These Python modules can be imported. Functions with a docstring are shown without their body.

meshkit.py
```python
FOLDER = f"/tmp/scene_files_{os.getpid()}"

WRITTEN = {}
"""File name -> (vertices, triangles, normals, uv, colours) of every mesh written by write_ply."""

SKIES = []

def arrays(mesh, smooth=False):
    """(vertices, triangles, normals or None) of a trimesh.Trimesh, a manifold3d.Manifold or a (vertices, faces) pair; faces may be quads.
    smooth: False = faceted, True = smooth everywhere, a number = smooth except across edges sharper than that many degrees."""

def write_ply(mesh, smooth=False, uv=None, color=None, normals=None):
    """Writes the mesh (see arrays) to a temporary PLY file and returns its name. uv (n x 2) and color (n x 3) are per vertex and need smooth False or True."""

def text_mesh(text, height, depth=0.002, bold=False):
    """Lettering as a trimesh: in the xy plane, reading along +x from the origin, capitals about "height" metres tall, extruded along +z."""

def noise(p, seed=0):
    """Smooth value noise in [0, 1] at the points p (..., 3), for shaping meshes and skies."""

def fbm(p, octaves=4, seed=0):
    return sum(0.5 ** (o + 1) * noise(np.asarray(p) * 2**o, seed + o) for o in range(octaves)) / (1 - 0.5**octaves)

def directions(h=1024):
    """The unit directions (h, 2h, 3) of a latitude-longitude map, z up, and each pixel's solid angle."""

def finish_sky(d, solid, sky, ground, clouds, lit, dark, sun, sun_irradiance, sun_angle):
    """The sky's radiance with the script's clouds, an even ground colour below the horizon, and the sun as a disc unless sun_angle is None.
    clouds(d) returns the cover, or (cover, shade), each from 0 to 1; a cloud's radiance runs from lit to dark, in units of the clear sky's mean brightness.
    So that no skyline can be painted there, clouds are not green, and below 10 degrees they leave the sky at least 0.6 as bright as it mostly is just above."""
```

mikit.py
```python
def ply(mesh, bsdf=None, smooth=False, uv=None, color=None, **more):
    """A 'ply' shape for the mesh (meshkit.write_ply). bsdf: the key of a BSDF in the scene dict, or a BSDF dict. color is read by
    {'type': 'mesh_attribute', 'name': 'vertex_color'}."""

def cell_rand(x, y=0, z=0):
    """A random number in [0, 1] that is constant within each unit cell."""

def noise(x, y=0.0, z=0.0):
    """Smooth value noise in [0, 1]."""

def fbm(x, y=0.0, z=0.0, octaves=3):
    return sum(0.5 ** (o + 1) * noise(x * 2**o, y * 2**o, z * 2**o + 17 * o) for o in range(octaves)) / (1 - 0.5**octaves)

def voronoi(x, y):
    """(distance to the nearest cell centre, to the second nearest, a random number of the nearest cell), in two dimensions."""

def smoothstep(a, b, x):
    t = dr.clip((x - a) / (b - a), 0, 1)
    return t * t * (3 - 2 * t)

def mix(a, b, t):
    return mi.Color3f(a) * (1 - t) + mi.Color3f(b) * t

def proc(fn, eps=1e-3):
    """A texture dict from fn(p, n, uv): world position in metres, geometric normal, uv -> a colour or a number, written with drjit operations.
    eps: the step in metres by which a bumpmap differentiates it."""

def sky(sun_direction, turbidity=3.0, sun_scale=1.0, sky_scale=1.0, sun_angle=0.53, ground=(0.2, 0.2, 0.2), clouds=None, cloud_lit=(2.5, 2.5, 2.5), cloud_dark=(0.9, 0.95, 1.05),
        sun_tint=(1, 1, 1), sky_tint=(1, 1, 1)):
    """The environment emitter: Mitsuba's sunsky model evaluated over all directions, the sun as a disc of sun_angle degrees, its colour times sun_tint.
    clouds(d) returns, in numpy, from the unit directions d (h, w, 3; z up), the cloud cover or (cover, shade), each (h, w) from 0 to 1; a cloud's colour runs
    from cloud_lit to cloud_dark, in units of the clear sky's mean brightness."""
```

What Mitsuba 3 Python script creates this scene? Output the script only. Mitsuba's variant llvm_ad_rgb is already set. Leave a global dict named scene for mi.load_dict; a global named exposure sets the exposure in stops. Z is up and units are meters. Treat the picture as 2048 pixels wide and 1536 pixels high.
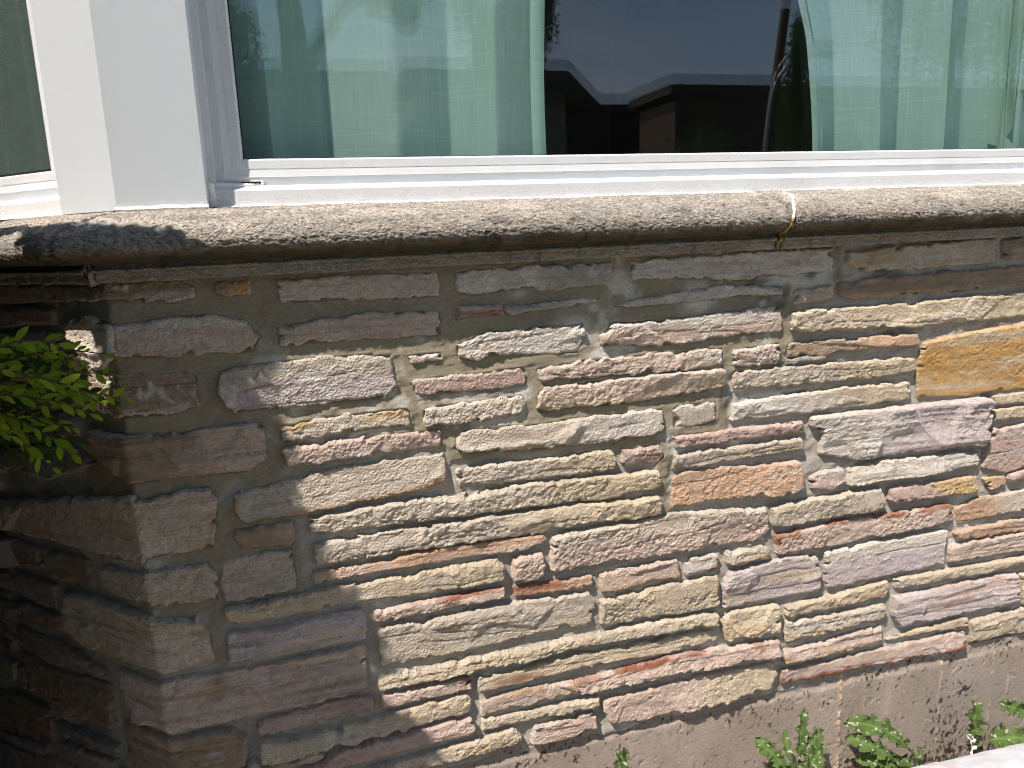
import math, random
import numpy as np, trimesh, mitsuba as mi, drjit as dr, shapely, shapely.affinity
from shapely.geometry import Polygon
from shapely.ops import unary_union
from scipy.spatial import Delaunay
from scipy.ndimage import distance_transform_edt, gaussian_filter
import mikit, meshkit
from mikit import proc, noise, fbm, smoothstep, mix

T = mi.ScalarTransform4f
scene, labels = {}, {}
# ------------------------------------------------------------------ camera, light, exposure
exposure = 2.3
scene['camera'] = {'type': 'perspective', 'fov': 66.99, 'fov_axis': 'x', 'near_clip': 0.02, 'far_clip': 400.0,
                   'to_world': T().look_at(origin=[0, -1.25, 1.0], target=[0.264774, -0.304917, 0.808396], up=[0.091057, 0.173304, 0.980650])}
SUN_AZ, SUN_EL = math.radians(52), math.radians(56)
SUN = np.array([-math.sin(SUN_AZ) * math.cos(SUN_EL), -math.cos(SUN_AZ) * math.cos(SUN_EL), math.sin(SUN_EL)])


def sky_clouds(d):
    p = d / np.maximum(d[..., 2:3] + 0.25, 0.05)
    f = meshkit.fbm(np.stack([p[..., 0] * 1.3, p[..., 1] * 2.2, p[..., 2] * 0], -1) + 11.3, 5)
    return np.clip(0.10 + (f - 0.52) * 2.2, 0.10, 0.5)


scene['sky'] = mikit.sky(SUN.tolist(), turbidity=3, clouds=sky_clouds, sun_tint=(0.93, 0.985, 1.13), sky_tint=(1.05, 1.0, 0.92), sky_scale=0.56)

# ------------------------------------------------------------------ helpers
rng = np.random.default_rng(7)
Q = math.sqrt(0.5)
CX = -0.252                      # the wall corner (mortar face) in x; the front wall lies in y = 0, outside is -y
NF, NS = np.array([0, -1.0, 0]), np.array([-Q, -Q, 0])
DS = np.array([-Q, Q, 0])        # along the side wall, away from the corner
TAN = math.tan(math.pi / 8)


def lin(c, k=1.0):
    c = np.asarray(c, float) / 255
    return np.where(c < 0.04045, c / 12.92, ((c + 0.055) / 1.055) ** 2.4) * k


def fb(p, o=3, s=0):
    return meshkit.fbm(p, o, s)


def n3(u, z, a, b, s=0, o=3):
    u, z = np.broadcast_arrays(np.asarray(u, float), z)
    return fb(np.stack([u * a, z * b, u * 0 + s * 3.7], -1), o, s)


def sm(a, b, x):
    t = np.clip((x - a) / (b - a), 0, 1)
    return t * t * (3 - 2 * t)


def fold(u, z, h, r=0.012):
    """The wall's skin unrolled: u < 0 on the side wall, u > 0 on the front wall, h outward."""
    u, z, h = np.broadcast_arrays(np.asarray(u, float), z, h)
    w = sm(-r, r, u)[..., None]
    n = NS * (1 - w) + NF * w
    n = n / (np.linalg.norm(n, axis=-1, keepdims=True))
    k = 1 + (1 / math.cos(math.pi / 8) - 1) * np.clip(1 - np.abs(u) / r, 0, 1)
    base = np.where((u > 0)[..., None], u[..., None] * np.array([1.0, 0, 0]), -u[..., None] * DS)
    p = base + n * (h * k)[..., None]
    p[..., 0] += CX
    p[..., 2] += z
    return p


def grid_faces(n, m):
    i, j = np.meshgrid(np.arange(n - 1), np.arange(m - 1), indexing='ij')
    a = (i * m + j).ravel()
    return np.vstack([np.stack([a, a + m, a + m + 1], 1), np.stack([a, a + m + 1, a + 1], 1)])


def grid(p):
    """p (n, m, 3): a sheet."""
    n, m = p.shape[:2]
    return trimesh.Trimesh(p.reshape(-1, 3), grid_faces(n, m), process=False)


def add(key, mesh, bsdf, smooth=False, color=None, uv=None, label=None, cat=None, group=None, kind=None, **more):
    k, i = key, 0
    while k in scene:
        i += 1
        k = f'{key}_{i:03d}'
    scene[k] = mikit.ply(mesh, bsdf, smooth=smooth, color=color, uv=uv, **more)
    tag(k, label, cat, group, kind)
    return k


def tag(k, label=None, cat=None, group=None, kind=None):
    d = {a: b for a, b in (('label', label), ('category', cat), ('group', group), ('kind', kind)) if b}
    if d:
        labels[k] = d


def box(x0, x1, y0, y1, z0, z1, bevel=0.0):
    m = trimesh.creation.box(bounds=[[x0, y0, z0], [x1, y1, z1]])
    if bevel:
        c = [[x, y, z] for x in (x0, x1) for y in (y0, y1) for z in (z0, z1)]
        pts = []
        for x, y, z in c:
            sx, sy, sz = (1 if x == x0 else -1), (1 if y == y0 else -1), (1 if z == z0 else -1)
            pts += [[x, y + sy * bevel, z + sz * bevel], [x + sx * bevel, y, z + sz * bevel], [x + sx * bevel, y + sy * bevel, z]]
        m = trimesh.convex.convex_hull(np.array(pts))
    return m


def prism(poly, z0, z1):
    m = trimesh.creation.extrude_polygon(Polygon(poly), z1 - z0, engine='earcut')
    m.apply_translation([0, 0, z0])
    return m


def cat_(ms):
    return trimesh.util.concatenate(ms)


def tube(points, radii, sides=8):
    p = np.asarray(points, float)
    r = np.broadcast_to(radii, (len(p),))
    t = np.gradient(p, axis=0)
    t /= np.linalg.norm(t, axis=1, keepdims=True) + 1e-12
    ref = np.where(np.abs(t[:, 2:]) < 0.9, [0, 0, 1.0], [1.0, 0, 0])
    a = np.cross(t, ref)
    a /= np.linalg.norm(a, axis=1, keepdims=True)
    b = np.cross(t, a)
    ang = np.linspace(0, 2 * np.pi, sides + 1)
    v = p[:, None] + r[:, None, None] * (np.cos(ang)[None, :, None] * a[:, None] + np.sin(ang)[None, :, None] * b[:, None])
    g = grid(v)
    return g


# ------------------------------------------------------------------ materials
def two(b):
    return {'type': 'twosided', 'bsdf': b}


VC = {'type': 'mesh_attribute', 'name': 'vertex_color'}


def stone_bump(p, n, uv):
    return fbm(p.x * 330 + p.z * 160, p.y * 360, p.z * 330 - p.x * 160, 3)


def mortar_bump(p, n, uv):
    return fbm(p.x * 700, p.y * 700, p.z * 700, 2) * 0.6 + 0.4 * fbm(p.x * 60, p.y * 60, p.z * 300, 2)


def sill_bump(p, n, uv):
    return fbm(p.x * 330, p.y * 420, p.z * 420, 3)


def concrete_bump(p, n, uv):
    return fbm(p.x * 500, p.y * 500, p.z * 420, 3)


def bumped(fn, scale, eps, rough=0.9, spec=0.25, grain=(560, 0.5, (0.15, 0.12, 0.09))):
    freq, amount, dark = grain

    def grains(p, n, uv):
        return smoothstep(0.42, 0.74, fbm(p.x * freq + p.z * 90, p.y * freq, p.z * freq * 1.15, 2)) * amount

    body = {'type': 'blendbsdf', 'weight': proc(grains), 'bsdf_0': {'type': 'principled', 'base_color': VC, 'roughness': rough, 'specular': spec},
            'bsdf_1': {'type': 'principled', 'base_color': {'type': 'rgb', 'value': list(dark)}, 'roughness': rough, 'specular': spec}}
    return two({'type': 'bumpmap', 'arbitrary': proc(fn, eps), 'scale': scale, 'bsdf': body})


scene['m_stone'] = bumped(stone_bump, 0.0050, 0.0006, grain=(520, 0.50, (0.22, 0.185, 0.15)))
scene['m_mortar'] = bumped(mortar_bump, 0.0016, 0.0006, 0.95, 0.15, grain=(620, 0.45, (0.13, 0.115, 0.085)))
scene['m_sill'] = bumped(sill_bump, 0.0060, 0.0007, 0.95, 0.2, grain=(470, 0.7, (0.10, 0.085, 0.065)))
scene['m_concrete'] = bumped(concrete_bump, 0.0022, 0.0006, 0.9, 0.2, grain=(560, 0.5, (0.16, 0.125, 0.10)))


def plain(rgb, rough=0.5, spec=0.5, **more):
    return two({'type': 'principled', 'base_color': {'type': 'rgb', 'value': [float(x) for x in rgb]}, 'roughness': rough, 'specular': spec, **more})


def dusty(rgb, dirt, amount, fx, fz):
    def fn(p, n, uv):
        d = fbm(p.x * fx + p.y * fx * 0.7, p.y * fx, p.z * fz, 4)
        e = smoothstep(0.66, 0.8, fbm(p.x * 160, p.y * 160, p.z * 120, 3))
        return mix(rgb, dirt, dr.clip(smoothstep(0.45, 0.85, d) * amount + e * amount * 0.8, 0, 1))
    return fn


scene['m_vinyl'] = two({'type': 'principled', 'base_color': proc(dusty((0.67, 0.71, 0.75), (0.44, 0.42, 0.38), 0.32, 9, 5)), 'roughness': 0.38, 'specular': 0.5})
scene['m_cladding'] = two({'type': 'principled', 'base_color': proc(dusty((0.53, 0.585, 0.64), (0.50, 0.50, 0.50), 0.22, 5, 2.5)), 'roughness': 0.33, 'specular': 0.5})
scene['m_caulk'] = two({'type': 'principled', 'base_color': proc(dusty((0.86, 0.86, 0.84), (0.42, 0.40, 0.36), 0.45, 60, 60)), 'roughness': 0.6, 'specular': 0.3})
scene['m_black'] = plain((0.012, 0.013, 0.014), 0.55)
scene['m_screen'] = plain((0.035, 0.037, 0.04), 0.5)
scene['m_glass'] = {'type': 'thindielectric', 'int_ior': 1.62}
scene['m_slot'] = plain((0.05, 0.05, 0.05), 0.8)


def weave(p, n, uv):
    a = fbm(uv.x * 950, p.z * 14, 0, 2)
    b = fbm(p.z * 950, uv.x * 14, 5, 2)
    c = smoothstep(0.62, 0.85, noise(p.z * 620, uv.x * 22, 9)) + smoothstep(0.62, 0.85, noise(uv.x * 620, p.z * 16, 3))
    k = 0.89 + 0.09 * a + 0.09 * b + 0.08 * c
    return mi.Color3f(0.50, 0.79, 0.74) * dr.clip(k, 0.4, 1.7)


scene['m_curtain'] = {'type': 'principledthin', 'base_color': proc(weave), 'roughness': 0.85, 'spec_trans': 0.0, 'diff_trans': 0.75}
scene['m_lace'] = {'type': 'principledthin', 'base_color': {'type': 'rgb', 'value': [0.45, 0.66, 0.58]}, 'roughness': 0.85, 'spec_trans': 0.0, 'diff_trans': 0.9}


def leaf_mat(rgb, trans, spec=0.5):
    return {'type': 'principledthin', 'base_color': {'type': 'rgb', 'value': list(rgb)}, 'roughness': 0.38, 'spec_trans': 0.0, 'diff_trans': trans}


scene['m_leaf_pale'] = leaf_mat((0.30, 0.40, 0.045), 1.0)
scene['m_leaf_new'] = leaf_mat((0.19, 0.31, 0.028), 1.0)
scene['m_leaf_dark'] = leaf_mat((0.04, 0.09, 0.018), 0.8)  # darker copy for leaves deep in the shrub, shade put into the colour
scene['m_leaf_tree'] = leaf_mat((0.055, 0.10, 0.03), 0.8)
scene['m_bark'] = plain((0.07, 0.055, 0.04), 0.9, 0.2)


def dandelion_col(p, n, uv):
    v = smoothstep(0.10, 0.02, dr.abs(uv.y - 0.5))
    d = smoothstep(0.63, 0.70, fbm(p.x * 130 + p.z * 60, p.y * 90, p.z * 170, 4)) * 0.75
    g = mix((0.14, 0.21, 0.07), (0.085, 0.15, 0.045), fbm(p.x * 60, p.y * 60, p.z * 60, 2))
    return mix(mix(g, (0.20, 0.32, 0.10), v * 0.6), (0.66, 0.65, 0.58), d)


scene['m_dandelion'] = {'type': 'principledthin', 'base_color': proc(dandelion_col), 'roughness': 0.45, 'spec_trans': 0.0, 'diff_trans': 0.6}


def bag_col(p, n, uv):
    s = smoothstep(0.55, 0.75, fbm(p.x * 30, p.y * 30, p.z * 30, 4))
    w = mix((0.47, 0.50, 0.55), (0.42, 0.42, 0.43), s * 0.3)
    t = dr.abs(p.x - 1.20 + 0.9 * (p.y + 0.25) + 0.02 * fbm(p.x * 20, p.y * 20, 0, 2) - 0.01)
    return mix(w, (0.62, 0.36, 0.27), smoothstep(0.010, 0.003, t) * 0.55)


scene['m_bag'] = two({'type': 'principled', 'base_color': proc(bag_col), 'roughness': 0.45, 'specular': 0.5})
scene['m_gold'] = two({'type': 'principled', 'base_color': {'type': 'rgb', 'value': [0.42, 0.26, 0.05]}, 'roughness': 0.28, 'specular': 0.7})
scene['m_white'] = plain((0.82, 0.82, 0.80), 0.6)
scene['m_room'] = plain((0.22, 0.21, 0.19), 0.9)

# ------------------------------------------------------------------ the stone wall
PAL = dict(tan=(208, 198, 184), yel=(210, 196, 171), amb=(206, 178, 132), pink=(210, 190, 178), rose=(198, 173, 165), lav=(204, 193, 194),
           org=(202, 169, 142), red=(148, 86, 62), brn=(166, 146, 126), gry=(180, 174, 166), wht=(220, 214, 206), gold=(208, 166, 104))
ALB = {k: lin(v, 0.85) for k, v in PAL.items()}
DATA = """-128 950 -3 944 0 946 0 950 90 951 115 941 115 924 86 920 -2 928 -126 924|brn wht mix r 7
147 945 196 944 193 925 158 925 143 932|gold brn left r 4
234 943 288 944 479 944 485 934 484 905 416 907 236 911|pink tan mix r 6
0 889 53 894 107 899 141 896 183 883 201 859 189 839 77 840 0 844 0 848|pink wht top r 8
-102 890 -44 904 0 890 0 845 -43 820 -78 839 -73 861 -104 870|tan wht mix g 26
229 872 267 876 377 884 479 879 483 866 480 842 230 845|pink tan mix r 5
139 810 195 818 250 818 339 818 398 813 403 782 405 765 382 746 325 746 255 746 151 747 132 775|lav tan top g 13
-72 759 -61 804 -2 807 0 809 0 816 86 814 103 804 101 779 104 760 67 754 0 753 -3 756|brn tan bot g 10
-84 726 63 722 170 724 192 720 193 669 162 651 55 653 -12 650 -13 657 -55 680|brn pink right l 13
217 714 292 721 421 722 422 697 308 696 219 688|tan amb top r 9
216 676 307 682 473 681 473 654 305 652 224 648|pink lav mix r 10
138 617 213 624 303 637 389 637 475 641 479 614 477 590 434 583 298 574 200 567 146 568 137 589|tan org bot g 12
-399 515 -384 565 0 630 0 622 3 620 44 627 102 630 112 605 99 533 3 529 0 527 0 520 -120 515 -242 518|tan org mix g 14
136 555 221 557 223 522 217 517 138 526 132 541|brn pink mix r 8
-114 462 -109 495 -3 501 0 505 86 506 97 489 100 468 94 442 0 446 0 453 -3 456 -56 449|tan gry mix r 9
111 504 166 509 216 510 216 475 218 441 175 434 104 437 103 473|tan gry mix r 8
-233 359 -230 424 -121 431 0 429 2 424 61 417 74 393 78 365 78 335 31 331 0 332 -3 335 -98 333 -143 336 -201 328|tan org mix g 15
105 426 179 429 292 431 444 434 561 436 571 421 569 397 476 395 284 400 192 398 113 397 102 413|yel tan mix g 12
103 381 190 375 257 385 283 386 320 386 324 373 323 331 278 331 216 328 103 330 103 354|lav tan mix l 12
-107 311 -3 312 0 317 147 314 299 317 318 322 322 317 316 237 0 227 0 232 -3 234 -75 232 -98 273|pink brn mix l 14
-127 115 -115 213 91 214 113 193 114 171 101 122 3 133|brn lav mix l 12
132 213 192 219 270 225 321 220 326 211 324 197 267 195 189 191 135 189|rose pink mix r 10
133 176 231 172 266 175 375 182 491 188 499 176 498 151 373 149 263 145 201 140 136 141|yel tan bot r 12
232 111 262 131 363 136 496 141 502 125 500 109 370 108 259 99 197 96 190 109|rose pink mix l 11
280 79 440 91 578 98 588 86 589 68 470 64 375 60 296 59|yel tan left r 12
248 557 286 560 351 565 439 564 480 563 589 566 722 565 872 560 878 543 876 529 747 521 646 525 540 527 437 529 295 527 250 533|tan yel right r 11
251 511 315 514 414 516 525 517 681 516 871 510 878 493 877 474 710 481 585 474 464 477 290 475 252 476|tan yel right r 13
246 463 343 462 462 473 645 468 652 460 648 453 615 449 461 450 288 447 246 444|org pink bot l 9
665 463 712 468 813 467 907 471 1025 462 1103 454 1108 411 1094 391 979 397 907 393 787 399 660 398 661 444|pink tan top r 13
588 435 643 435 647 414 642 388 588 388|pink rose mix r 11
590 377 677 375 737 375 738 358 660 357 591 360|org red mix r 10
754 376 812 378 911 379 917 345 847 343 784 339 754 341|pink amb bot g 11
931 376 979 377 996 374 998 347 962 344 930 343|wht red bot l 11
342 375 412 380 568 382 572 364 456 361 342 358|pink red top r 10
346 339 366 343 486 346 611 347 729 343 740 327 735 283 641 281 482 274 346 274 344 306|tan yel bot g 13
756 322 811 325 907 332 997 332 999 269 907 271 772 270 754 279|yel tan mix r 13
339 253 389 253 514 256 608 257 734 257 907 261 988 259 998 250 997 234 907 235 810 240 656 239 607 231 543 233 449 231 357 230 339 230|yel tan mix r 12
342 216 417 217 500 220 501 197 416 196 341 195|pink red top r 10
516 215 590 217 704 223 810 220 907 223 992 218 997 196 907 191 809 195 705 194 605 191 516 191|yel red mix g 11
517 166 572 172 624 174 698 166 705 146 620 143 518 138|pink org top g 12
698 168 809 175 907 183 1047 173 1136 170 1139 140 1019 140 907 144 793 143 711 142 704 154|pink red top r 12
519 128 603 127 745 127 745 110 635 111 518 110|yel tan mix r 10
618 91 668 94 737 97 741 66 702 60 610 60|pink org bot l 12
759 116 835 120 935 124 1019 124 1129 120 1137 95 1124 65 1021 60 907 58 834 61 768 68 757 95|pink yel right r 14
1113 458 1205 460 1373 460 1377 417 1229 414 1121 414|tan yel mix r 12
1125 395 1248 402 1370 403 1550 399 1558 364 1458 360 1255 353 1130 357|pink red top r 12
1017 375 1107 376 1107 352 1018 353|tan amb mix r 11
1026 337 1093 340 1147 344 1202 340 1222 335 1231 299 1229 262 1181 261 1134 262 1075 260 1014 259 1011 307|lav yel mix l 13
1244 340 1291 341 1374 344 1543 343 1543 270 1487 266 1422 266 1254 261 1244 297|lav wht top g 14
1014 238 1037 250 1087 247 1136 246 1138 189 1019 193 1011 213|yel amb mix r 12
1154 238 1255 243 1399 251 1400 220 1256 215 1157 217|yel org mix r 11
1155 204 1256 201 1396 201 1394 171 1258 165 1154 164|tan amb bot r 12
1151 140 1259 143 1390 153 1393 117 1260 112 1153 115|pink amb bot l 12
1418 252 1602 251 1761 248 1853 252 1860 223 1761 232 1604 232 1423 232|yel tan mix r 11
1416 214 1469 213 1558 213 1697 217 1746 210 1755 142 1610 143 1519 143 1439 143 1417 171|lav rose mix l 13
1406 117 1475 124 1616 129 1619 113 1521 114 1410 115|yel amb mix r 10
1150 99 1203 98 1261 96 1433 97 1610 98 1614 60 1534 60 1480 63 1391 64 1263 64 1151 68|pink red bot g 12
1631 118 1778 125 1874 126 1881 68 1785 64 1713 66 1635 64|yel tan mix g 12
1570 385 1610 403 1748 404 1834 405 1839 367 1752 364 1573 353|tan org left g 12
1567 332 1616 337 1755 338 1848 338 1851 314 1758 312 1578 318|org pink right g 11
1561 302 1596 307 1758 306 1852 306 1857 264 1763 264 1556 267|pink red bot l 12
1760 206 1859 206 1867 139 1767 138|yel tan mix l 11
515 940 535 943 634 945 784 943 787 928 774 909 724 905 657 905 648 913 603 909 545 902 516 908 511 924|wht gry right r 5
512 884 587 883 589 870 511 866|rose red bot r 4
594 878 662 881 739 886 762 879 692 873 601 868|gry wht top r 3
511 821 556 837 626 839 732 842 737 817 721 795 684 794 624 798 569 801 536 794 511 803|wht tan bot g 12
761 817 785 836 907 836 1028 844 1122 845 1126 821 1125 800 1030 802 958 795 883 793 812 799 765 801|pink wht top g 11
789 870 907 884 1010 892 1123 880 1122 869 1040 873 994 870 907 867 818 865|wht gry mix r 4
821 940 890 946 1008 948 1229 948 1232 908 1130 903 1080 908 1058 899 1008 901 940 908 890 912 825 913|wht rose mix r 5
647 768 752 777 883 777 1001 775 1002 764 999 751 907 746 752 747 652 748|pink tan mix r 9
657 736 784 738 933 740 1000 738 1007 722 1004 706 907 699 796 693 718 698 646 695 645 717|pink yel mix r 11
431 766 469 770 553 770 622 774 625 760 623 743 560 743 436 746|rose pink mix r 8
449 719 492 722 619 724 623 714 616 695 534 692 447 693|tan yel mix r 9
503 670 533 675 655 671 750 676 879 675 881 634 815 630 749 629 622 632 561 636 508 639 496 649|tan wht right g 14
497 608 560 609 652 608 781 611 786 576 683 574 498 578|tan yel right r 11
801 607 875 609 883 585 872 576 801 579|rose pink mix r 9
429 809 480 810 482 800 434 798|pink wht mix r 4
905 673 929 677 989 675 991 643 960 636 907 642|tan wht top g 9
1266 938 1385 945 1614 950 1621 927 1615 904 1447 902 1301 902 1266 919|tan amb mix r 5
1634 946 1768 953 1773 910 1641 907|brn yel mix r 5
1249 879 1343 887 1620 890 1775 893 1779 859 1698 855 1463 852 1279 852 1252 862|brn org mix l 7
1152 874 1234 878 1236 854 1150 847|pink gry mix r 7
1148 833 1222 834 1464 833 1699 840 1781 841 1786 798 1705 788 1468 788 1229 793 1150 799|yel tan mix g 12
1143 774 1269 773 1439 771 1441 750 1349 750 1232 748 1144 750|brn org right g 9
1142 744 1186 746 1225 747 1227 740 1179 738 1142 736|gry gry mix r 4
1027 770 1082 773 1123 775 1124 765 1122 743 1076 737 1027 743|pink wht mix r 10
1027 731 1076 731 1157 729 1272 727 1432 724 1431 696 1333 693 1234 693 1028 697|tan yel right r 11
1031 670 1122 674 1197 675 1274 676 1423 676 1431 640 1276 638 1160 637 1023 639|wht yel right g 13
1459 751 1534 762 1707 773 1789 775 1806 637 1722 636 1567 633 1455 641 1444 681 1450 722|gold yel mix g 15
1198 625 1277 628 1468 625 1628 624 1634 613 1628 566 1620 526 1488 528 1302 529 1222 551 1227 594 1200 610|lav wht left l 15
1648 622 1723 625 1813 625 1815 602 1726 604 1653 607|yel tan mix r 9
1647 593 1727 594 1816 595 1819 575 1729 574 1648 574|yel tan mix r 10
1642 552 1731 555 1816 555 1828 461 1742 458 1696 453 1630 469 1634 511|rose lav mix g 13
906 620 1050 619 1179 619 1183 602 1050 601 910 600|rose pink mix r 9
906 585 1050 586 1177 586 1179 567 1051 562 905 557|tan yel mix r 10
905 546 982 549 1051 545 1173 542 1180 489 1135 477 1052 488 972 490 901 483|org pink mix r 11
1203 508 1274 518 1278 488 1252 473 1204 483|pink lav mix r 10
1291 511 1363 517 1490 514 1609 511 1613 482 1493 474 1289 477|wht yel mix l 12
1391 456 1473 457 1614 453 1620 421 1497 424 1393 429|rose amb right r 11
1635 445 1693 443 1696 425 1654 419|amb org mix g 9
-400 320 -243 318 -129 292 -174 283 -286 288 -401 299|brn tan mix g 10
-410 269 -320 259 -139 273 -146 194 -314 182 -380 215|brn org mix r 12
-378 433 -257 430 -260 388 -381 388|gry brn mix r 9
-459 428 -388 421 -394 397 -469 396|gry brn mix r 9
-283 495 -152 497 -143 456 -261 445|brn lav mix r 9
-384 377 -264 374 -263 340 -387 343|brn rose mix r 9
-317 149 -136 157 -145 135 -317 124|gry brn mix l 9
-311 107 -152 126 -155 91 -317 63|gry tan mix r 9
-527 245 -429 241 -439 203 -545 190|tan brn mix r 10
-560 159 -332 173 -347 91 -587 72|brn org mix r 11
-478 366 -388 365 -398 345 -485 344|gry brn mix r 9
-497 324 -420 292 -428 266 -515 266|brn gry mix r 9
-581 31 -345 63 -359 7 -597 -21|gry brn mix r 9
-426 497 -289 491 -282 461 -442 445|brn yel mix r 9
-297 952 -146 950 -144 924 -306 923|brn gry mix r 8
-310 912 -138 914 -135 890 -320 881|brn gry mix r 8
-323 869 -130 877 -140 853 -332 840|gry brn mix r 8
-336 828 -95 839 -103 806 -348 787|brn gry mix r 8
-352 775 -98 793 -96 764 -364 735|brn gry mix r 8
-368 723 -118 746 -108 714 -383 675|brn gry mix r 9
-387 663 -149 696 -83 672 -211 634 -395 637|gry brn mix r 9"""
STONES = []
for line in DATA.strip().split('\n'):
    a, b = line.split('|')
    v = np.array([int(x) for x in a.split()], float).reshape(-1, 2) / 1000
    base, acc, where, style, H = b.split()
    STONES.append((Polygon(v).buffer(0), base, acc, where, style, float(H) / 1000))


def filler():
    """More of the same wall where the photograph's frame ends: to the right, to the left and at the foot."""
    r = random.Random(5)
    taken = unary_union([s[0].buffer(0.007) for s in STONES])
    out = []
    for u0, u1, z0, z1 in ((1.60, 2.55, 0.055, 0.945), (-1.25, -0.36, 0.05, 0.945), (-0.36, 0.62, 0.045, 0.235)):
        z = z0
        while z < z1 - 0.02:
            hh = min(r.choice([0.03, 0.038, 0.05, 0.075]), z1 - z)
            u = u0 + r.uniform(0, 0.1)
            while u < u1:
                w = r.uniform(0.09, 0.34)
                p = shapely.box(u, z, min(u + w, u1), z + hh - 0.004).difference(taken)
                for g in getattr(p, 'geoms', [p]):
                    g = g.buffer(-0.008).buffer(0.008)
                    if not g.is_empty and g.geom_type == 'Polygon' and g.area > 0.0012:
                        out.append((g, r.choice(['tan', 'pink', 'yel', 'lav', 'gry', 'brn', 'rose']), r.choice(['tan', 'amb', 'brn']), 'mix', r.choice('rrgl'), 0.011))
                u += w + 0.012
            z += hh + 0.010
    return out


def olive_zone(u, z):
    """Where the joints were repointed with olive mortar (1) and where the old grey mortar shows (0)."""
    w = 0.010 * (n3(u, z, 40, 40, 3) - 0.5) * 2
    return sm(-0.008, 0.008, w - shapely.distance(shapely.points(u, z), OLIVE) + np.where(shapely.contains_xy(OLIVE, u, z), shapely.distance(shapely.points(u, z), OLIVE.boundary), 0))


OLIVE = Polygon(np.array([int(x) for x in "-64 1016 590 1005 1115 1012 1254 998 1260 887 1162 860 1154 772 1123 746 1023 717 1014 618 905 616 895 472 854 478 880 604 663 621 485 620 478 643 256 714 196 606 143 638 117 608 233 541 231 437 212 396 99 430 95 325 55 338 82 416 -54 437 -116 640".split()], float).reshape(-1, 2) / 1000).buffer(0)


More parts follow.
